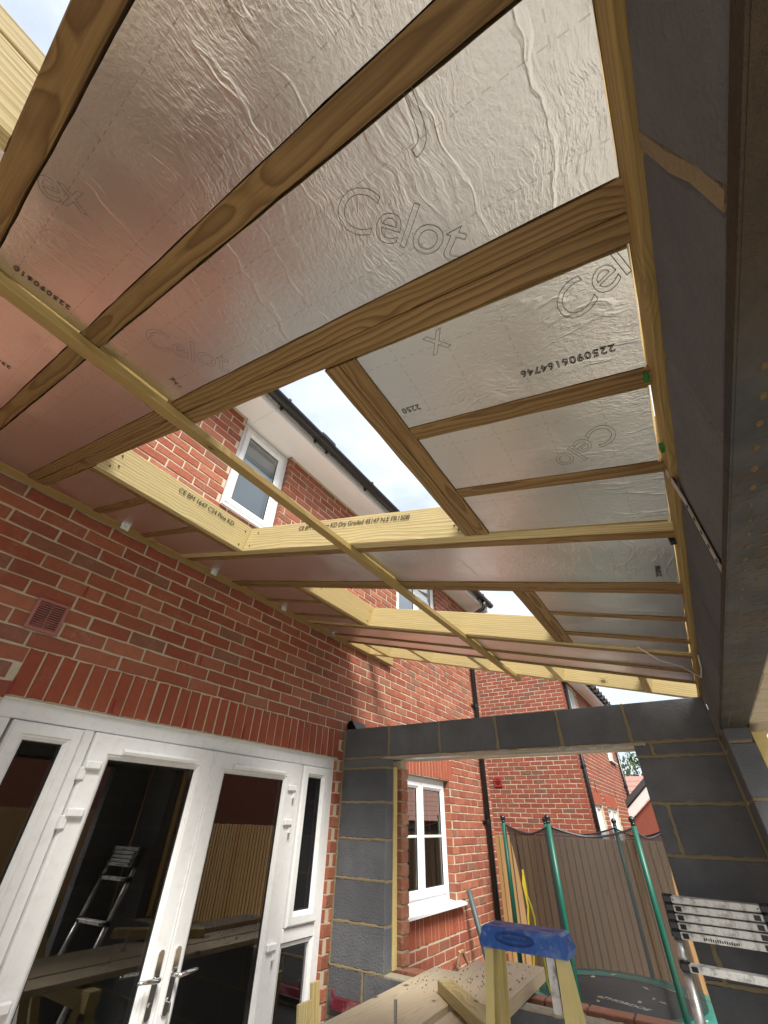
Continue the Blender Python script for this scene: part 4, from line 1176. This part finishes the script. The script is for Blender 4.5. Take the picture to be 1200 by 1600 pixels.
rope = MB(); rope.tube([vs_[k*(rows_+1)+rows_] for k in range(nn+1)], .009, 6, False); tpart(rope, 'top_cord', M_BLACK)
zp = MB(); zi = 55; zp.tube([vs_[zi*(rows_+1)+rows_-j] for j in range(6)], .006, 6); tpart(zp, 'door_cord', M_BLACK)
for (px, py) in ptop: pass
me = text_mesh('THORDOE', .088, shear=.25, align='CENTER'); me.materials.clear(); me.materials.append(M_WHITE)
rv_ = Vector((.36, -.105, 0)).normalized(); link_mesh('printed_lettering', me, MATO, TI @ frame((1.285, 5.925, ZM+.004), rv_, Vector((0, 0, 1)).cross(rv_), (0, 0, 1)))
chip = MB(); tch = empty('wood_chips', (0, 0, 0))
bpy.data.objects.remove(tch)
for k in range(17):
    a = random.uniform(0, 6.3); r_ = random.uniform(.2, .84)
    p = Vector((TC.x+r_*math.cos(a), TC.y+r_*math.sin(a), ZM+(.02 if r_ > .64 else .006)))
    s = random.uniform(.012, .034); chip.bev((-s, -s*.55, -.003), (s, s*.55, .003), .001, random.random(), .004, Matrix.Translation(p) @ Matrix.Rotation(random.uniform(0, 6), 4, 'Z'))
tag(chip.obj('wood_chips', M_SCAF), 'scattered pale wood chips lying on the trampoline', 'wood chips', kind='stuff')
# yellow rope hanging from the net door
yr = MB(); M_YROPE = plain('yellow_rope', (.78, .66, .05), .6)
top = Vector(vs_[zi*(rows_+1)+rows_-3]) + Vector((.03, -.05, 0))
def hang(dx, sd):
    random.seed(sd); pts = [top]
    for k in range(1, 12):
        t = k/11; pts.append(top+Vector((dx*t+.012*math.sin(k*1.7+sd), -.01, -.95*t)))
    return pts
yr.tube(hang(-.01, 3), .010, 6); yr.tube(hang(.13, 8), .010, 6)
yr.tube([top+Vector((0, 0, .03)), top], .012, 6)
tag(yr.obj('yellow_rope', M_YROPE), 'yellow rope hanging in two strands from the trampoline net', 'rope')
random.seed(11)

# ------------------------------------------------------------------ boards laid over the sill
def plank(name, p0, p1, w, t, mat, label, cat, roll=0.0, group=None):
    p0, p1 = Vector(p0), Vector(p1); ax = (p1-p0); L_ = ax.length; ax.normalize()
    ay = Vector((0, 0, 1)).cross(ax).normalized(); azz = ax.cross(ay)
    M = frame(p0, ax, ay, azz) @ Matrix.Rotation(roll, 4, 'X')
    b = MB(); b.bev((0, -w/2, 0), (L_, w/2, t), .003, 0, .0012)
    o = b.obj(name, mat, None, M=M); tag(o, label, cat, group); return o
PG = 'dusty boards laid over the window sill'
plank('scaffold_board', (.80, 1.60, .930), (.775, 3.42, .934), .185, .030, M_SCAF, 'dusty plank nearest the grey pier, lying through the opening', 'board', 0, PG)
plank('scaffold_board', (.985, 1.75, .931), (.955, 3.72, .935), .200, .036, M_SCAF, 'dusty plank in the middle of those on the sill, under the offcut', 'board', 0, PG)
plank('scaffold_board', (1.215, 2.86, .931), (1.192, 3.71, .935), .236, .062, M_SCAF, 'thick speckled plank behind the yellow stepladder legs', 'board', 0, PG)
plank('scaffold_board', (1.235, 1.35, .920), (1.205, 2.84, .926), .230, .030, M_SCAF, 'brown plank at the bottom edge, in front of the thick speckled plank', 'board', 0, PG)
plank('timber_offcut', (.985, 2.985, .972), (1.44, 2.53, .974), .094, .048, M_WOODP, 'short pale timber offcut lying across the planks behind the stepladder', 'timber')
# trestle that carries the boards
tr = empty('trestle', (1.05, 2.0, 0)); tag(tr, 'timber trestle carrying the planks inside, below the frame', 'trestle')
b = MB(); b.bev((-.45, -.035, .84), (.45, .035, .918), .003); b.obj('beam', M_WOODP, tr)
for sx in (-.38, .38):
    for sy in (-.3, .3):
        b = MB(); b.tube([(sx, sy*.1, .86), (sx*1.1, sy, 0)], .028, 4); b.obj('leg', M_WOODP, tr)
bo = MB(); bo.tube([(1.035, 2.38, .966), (1.035, 2.38, 1.062)], .0075, 12); bo.tube([(1.035, 2.38, .968), (1.035, 2.38, .986)], .017, 6)
tag(bo.obj('threaded_bolt', M_GALV), 'upright steel threaded bolt with nut standing on the planks', 'bolt')
deb = MB()
for k in range(120):
    x = random.uniform(.72, 1.30); y = random.uniform(2.9, 3.65)
    zt = .999 if x > 1.075 else (.974 if x > .87 else .966)
    s = random.uniform(.001, .0035); deb.bev((x-s, y-s*1.5, zt-.002), (x+s, y+s, zt+s*.7), s*.2, 0, s*.3)
tag(deb.obj('debris', plain('brown_debris', (.23, .16, .09), .95)), 'brown crumbs and sawdust scattered over the planks', 'debris', kind='stuff')

# ------------------------------------------------------------------ stepladder
SL = empty('stepladder', (1.80, 2.0, 0)); tag(SL, 'stepladder with blue moulded top and yellow legs', 'stepladder')
SI = Matrix.Translation((-1.80, -2.0, 0))
zt, zb = 1.412, 1.362
c = MB()
# blue cap: tapered, rounded moulding with raised rim
prof = [(-.145, zb-.008), (.150, zb-.008), (.156, zb+.010), (.142, zt-.006), (.132, zt), (-.128, zt), (-.138, zt-.006), (-.150, zb+.010)]
vs_ = []; F = []
secs = [(-.060, .93), (-.054, 1.0), (.050, 1.0), (.056, .93)]
cx0, cz0 = 0.0, (zt+zb)/2
for (yy_, s_) in secs:
    for (x, z) in prof: vs_.append((1.803+x*(.99 if s_ < 1 else 1), 2.0+yy_, cz0+(z-cz0)*s_))
n = len(prof)
for k in range(len(secs)-1):
    for q in range(n): F.append((k*n+q, k*n+(q+1) % n, (k+1)*n+(q+1) % n, (k+1)*n+q))
F.append(tuple(range(n))); F.append(tuple((len(secs)-1)*n+q for q in range(n))[::-1])
c.add(vs_, F); c.xf(SI); CAP = c.obj('top_cap', M_BLUE, SL)
e = MB(); e.tube([(1.803-.02+.068*math.cos(2*math.pi*k/40), 1.9385-.001, cz0-.002+.0165*math.sin(2*math.pi*k/40)) for k in range(41)], .0016, 6, False)
e.tube([(1.803-.02+.060*math.cos(2*math.pi*k/40), 1.9385-.001, cz0-.002+.012*math.sin(2*math.pi*k/40)) for k in range(41)], .0010, 6, False); e.xf(SI); e.obj('moulded_oval', M_BLUEL, CAP)
me = text_mesh('CLIMB', .018, outline=.0009, shear=.3, align='CENTER'); me.materials.clear(); me.materials.append(M_BLUEL)
bpy.data.meshes.remove(me)
sq = MB()
for k in range(9): sq.tube([(1.803-.062+k*.0105, 1.938, cz0-.006), (1.803-.058+k*.0105, 1.938, cz0+.003), (1.803-.054+k*.0105, 1.938, cz0-.006)], .0012, 5)
sq.xf(SI); sq.obj('moulded_mark', M_BLUEL, CAP)
for dx in (-.095, .085):
    h_ = MB(); h_.tube([(1.803+dx, 1.985, zt-.004), (1.803+dx, 1.985, zt+.0006)], .017, 16); h_.xf(Matrix.Translation((1.803+dx, 1.985, 0)) @ Matrix.Diagonal((1.5, .7, 1, 1)) @ Matrix.Translation((-1.803-dx, -1.985, 0))); h_.xf(SI); h_.obj('tool_hole', M_BLUEL, CAP)
def channel(p0, p1, w, d, t, side, name='leg', parent=None, mat=None):
    """open C section rail from p0 (top) to p1 (bottom); side is the way its open face looks along x"""
    p0, p1 = Vector(p0), Vector(p1); ax = (p1-p0); L_ = ax.length; ax.normalize()
    xx = Vector((1, 0, 0)); xx = (xx-ax*xx.dot(ax)).normalized(); yy_ = ax.cross(xx)
    prof = [(0, 0), (w*side, 0), (w*side, t), (t*side, t), (t*side, d-t), (w*side, d-t), (w*side, d), (0, d)]
    if side < 0: prof = prof[::-1]
    b = MB(); n_ = len(prof); vs_ = []
    for q in (p0, p1):
        for (a, b2) in prof: vs_.append(q+xx*a+yy_*(b2-d/2))
    b.add(vs_, [(k, (k+1) % n_, n_+(k+1) % n_, n_+k) for k in range(n_)] + [tuple(range(n_))[::-1], tuple(range(n_, 2*n_))])
    b.xf(SI); return b.obj(name, mat or M_YEL, parent or SL)
channel((1.667, 1.985, 1.366), (1.62, 1.74, 0), .030, .058, .004, 1, 'leg')
channel((1.940, 1.985, 1.366), (2.00, 1.74, 0), .030, .058, .004, -1, 'leg')
channel((1.680, 2.03, 1.366), (1.46, 2.40, 0), .026, .050, .004, 1, 'rear_leg')
channel((1.925, 2.03, 1.366), (1.99, 2.40, 0), .026, .050, .004, -1, 'rear_leg')
b = MB(); b.bev((1.872, 1.975, 1.225), (1.900, 1.980, 1.368), .001); b.xf(SI); b.obj('spreader', M_ALUP, SL)
for k in range(4):
    z = .28+k*.28; t = (1.366-z)/1.366; y = 1.985-t*.245
    b = MB(); b.bev((1.667-.047*t+.004, y-.045, z-.012), (1.940+.06*t-.004, y+.045, z+.012), .003); b.xf(SI); b.obj('tread', M_ALU, SL)

# ------------------------------------------------------------------ telescopic ladder
TL = empty('telescopic_ladder', (2.38, 2.55, 0)); tag(TL, 'collapsed telescopic aluminium ladder leaning at the right pier', 'ladder')
TLI = Matrix.Translation((-2.38, -2.55, 0))
def tl_at(s, z):     # stile centre line, s = -1 left / +1 right
    t = (1.45-z)/1.45
    return Vector((2.372+s*(.190+.012*t) + (.0), 3.06-.40*t-.045*(s+1)/2, z))
zs_ = [1.432-k*.0295 for k in range(5)]
def stile(s):
    m = MB(); m.tube([tl_at(s, 1.30), tl_at(s, 1.215)], .0185, 16); m.tube([tl_at(s, 1.215), tl_at(s, .93)], .0205, 16); m.tube([tl_at(s, .93), tl_at(s, .62)], .0225, 16); m.tube([tl_at(s, .62), tl_at(s, .31)], .0245, 16); m.tube([tl_at(s, .31), tl_at(s, .0)], .0265, 16)
    m.xf(TLI); m.obj('stile', M_ALU, TL, True)
    for z in zs_+[1.215, .93, .62, .31]:
        c_ = MB(); p = tl_at(s, z)
        c_.tube([tl_at(s, z+.0135), tl_at(s, z-.0135)], .024, 16); c_.bev((p.x-s*.0-(.006 if s > 0 else -.0)-.018, p.y-.030, z-.0125), (p.x+.018, p.y-.008, z+.0125), .003)
        c_.xf(TLI); c_.obj('collar', M_BLACK, TL)
stile(-1); stile(1)
for i, z in enumerate(zs_+[1.215, .93, .62, .31]):
    a, b_ = tl_at(-1, z), tl_at(1, z); a = a+Vector((.020, -.012, 0)); b_ = b_+Vector((-.020, -.012, 0))
    ax = (b_-a); L_ = ax.length; ax.normalize(); ay = Vector((0, 0, 1)).cross(ax); M = frame(a, ax, ay, ax.cross(ay))
    r_ = MB(); r_.bev((0, -.028, -.0125), (L_, .028, .0125), .002); 
    ro = r_.obj('rung', M_ALUP, TL, M=TLI @ M)
    if i > 0:
        for u in ((.010, .034), (L_-.034, L_-.010)):
            q = MB(); q.bev((u[0], -.0325, -.0085), (u[1], -.026, .0085), .001); q.obj('release_button', M_BLACK, ro)
    else:
        for u in (.008, L_-.008):
            q = MB(); q.tube([(u, -.0295, 0), (u, -.027, 0)], .003, 8); q.obj('rivet', M_BLACK, ro)
    if i == 4:
        q = MB()
        for k in range(16): q.bev((.09+k*.0085, -.0288, -.006+random.uniform(-.002, .002)), (.095+k*.0085, -.0279, .004+random.uniform(-.003, .002)), .0003)
        q.obj('worn_print', M_INK, ro)

# ------------------------------------------------------------------ small things
br = empty('steel_bracket', (.2, 3.19, .76)); tag(br, 'maroon steel bracket fixed low on the grey pier', 'bracket')
b = MB(); b.bev((-.125, -.03, .03), (.30, .006, .035), .001); b.bev((-.125, -.03, -.012), (.30, -.026, .0295), .001); b.bev((-.125, -.03, -.016), (.30, .006, -.0125), .001); b.obj('channel', M_MAROON, br)
b = MB(); b.bev((-.130, -.03, .0355), (-.102, -.026, .072), .001); b.obj('lug', M_MAROON, br)
for (y, dz, x, w, lb) in ((2.80, .838, .16, .055, 'shorter of two timber lengths standing by the door frame'), (2.955, .885, .10, .035, 'taller of two timber lengths standing by the door frame')):
    b = MB(); b.bev((0, -w, -.011), (dz+.02, w, .011), .002)
    o = b.obj('timber_length', M_WOODP, None, M=frame((x+.10, y, 0), Vector((-.10, .0, dz)).normalized(), (0, 1, 0), Vector((-.10, 0, dz)).normalized().cross(Vector((0, 1, 0)))))
    tag(o, lb, 'timber', 'timber lengths by the door frame')
ro = MB(); ro.tube([(.045, 3.215, 2.372), (.045, 3.40, 2.372)], [.036, .036], 18, False); ro.tube([(.045, 3.215, 2.372), (.045, 3.40, 2.372)], [.030, .030], 18, False); ro.prism([(.052, 2.408), (.10, 2.345), (.106, 2.338), (.112, 2.340), (.062, 2.411)], 1, 3.215, 3.40)
tag(ro.obj('membrane_roll', M_BLACK), 'short black roll of damp-proof membrane on top of the grey pier', 'roll')
sp = empty('spade', (.3, 5.45, -.07)); tag(sp, 'spade with grey shaft leaning on the brick wall under the window', 'spade')
b = MB(); b.tube([(-.22, -.03, 1.21), (-.10, .06, .62), (0, .12, .18)], [.026, .024, .022], 10); b.obj('shaft', plain('grey_shaft', (.055, .075, .08), .5), sp, True)
b = MB(); b.bev((-.02, .02, 0), (.02, .22, .26), .005); b.obj('blade', M_GALV, sp)
fk = empty('garden_fork', (.35, 5.05, -.07)); tag(fk, 'wooden D-handled digging tool leaning on the wall behind the planks', 'garden fork')
b = MB(); b.tube([(-.25, .02, .80), (-.27, -.03, .72), (-.15, .06, .60), (-.19, .10, .70), (-.25, .085, .80), (-.25, .02, .80)], .018, 8); b.obj('grip', plain('worn_brown_wood', (.17, .085, .045), .6), fk, True)
b = MB(); b.tube([(-.15, .06, .62), (0, .12, .1)], .016, 8); b.obj('shaft', M_SCAF, fk, True)
b = MB(); b.tube([(-.258, .015, .802), (-.252, .09, .802)], .016, 10); b.obj('grip_bar', plain('tan_wood', (.50, .32, .15), .6), fk, True)
st = MB(); xs_ = XW-.004
st.add([(2.650, .925, 2.372), (2.650, .955, 2.372), (xs_, .985, 2.30), (xs_, .955, 2.30), (xs_, .985, 2.118), (xs_, .955, 2.118)], [(0, 1, 2, 3), (3, 2, 4, 5)])
st.add([(v[0]+.0025, v[1], v[2]) for v in st.v[:6]], [(3, 2, 1, 0), (5, 4, 2, 3)])
STR = st.obj('restraint_strap', M_GALV); tag(STR, 'thin galvanised restraint strap hanging over the right-hand blocks', 'strap')
for k in range(5):
    h_ = MB(); h_.bev((xs_-.0012, .966, 2.135+k*.035), (xs_-.0002, .974, 2.143+k*.035), .0002); h_.obj('strap_hole', M_SEAL, STR)
cb = MB(); cb.tube([rp(2.44, 2.40, -.004), rp(2.52, 2.50, -.035), (2.60, 2.60, 2.36), (2.64, 2.66, 2.335), (2.655, 2.55, 2.29), (2.657, 2.36, 2.285), (2.657, 2.25, 2.31)], .0035, 6)
tag(cb.obj('cable', plain('grey_cable', (.55, .53, .50), .5)), 'thin pale cable looping from the roof to the right-hand wall', 'cable')
M_GPACK = plain('green_plastic', (.01, .17, .03), .4)
for (x, y, z, lb) in ((2.643, .645, 2.378, 'green plastic packer under the stub rafter end, nearer of two'), (2.648, .845, 2.360, 'green plastic packer on the wall plate edge, farther of two')):
    b = MB(); b.bev((x-.004, y-.011, z-.004), (x+.004, y+.011, z+.010), .001); tag(b.obj('packer', M_GPACK), lb, 'packer', 'green packers on the wall plate')
b = MB(); b.bev((2.636, 1.285, 2.366), (2.660, 1.305, 2.392), .002); tag(b.obj('cable_clip', M_BLACK), 'small black clip on the wall plate at the double rafter', 'clip')
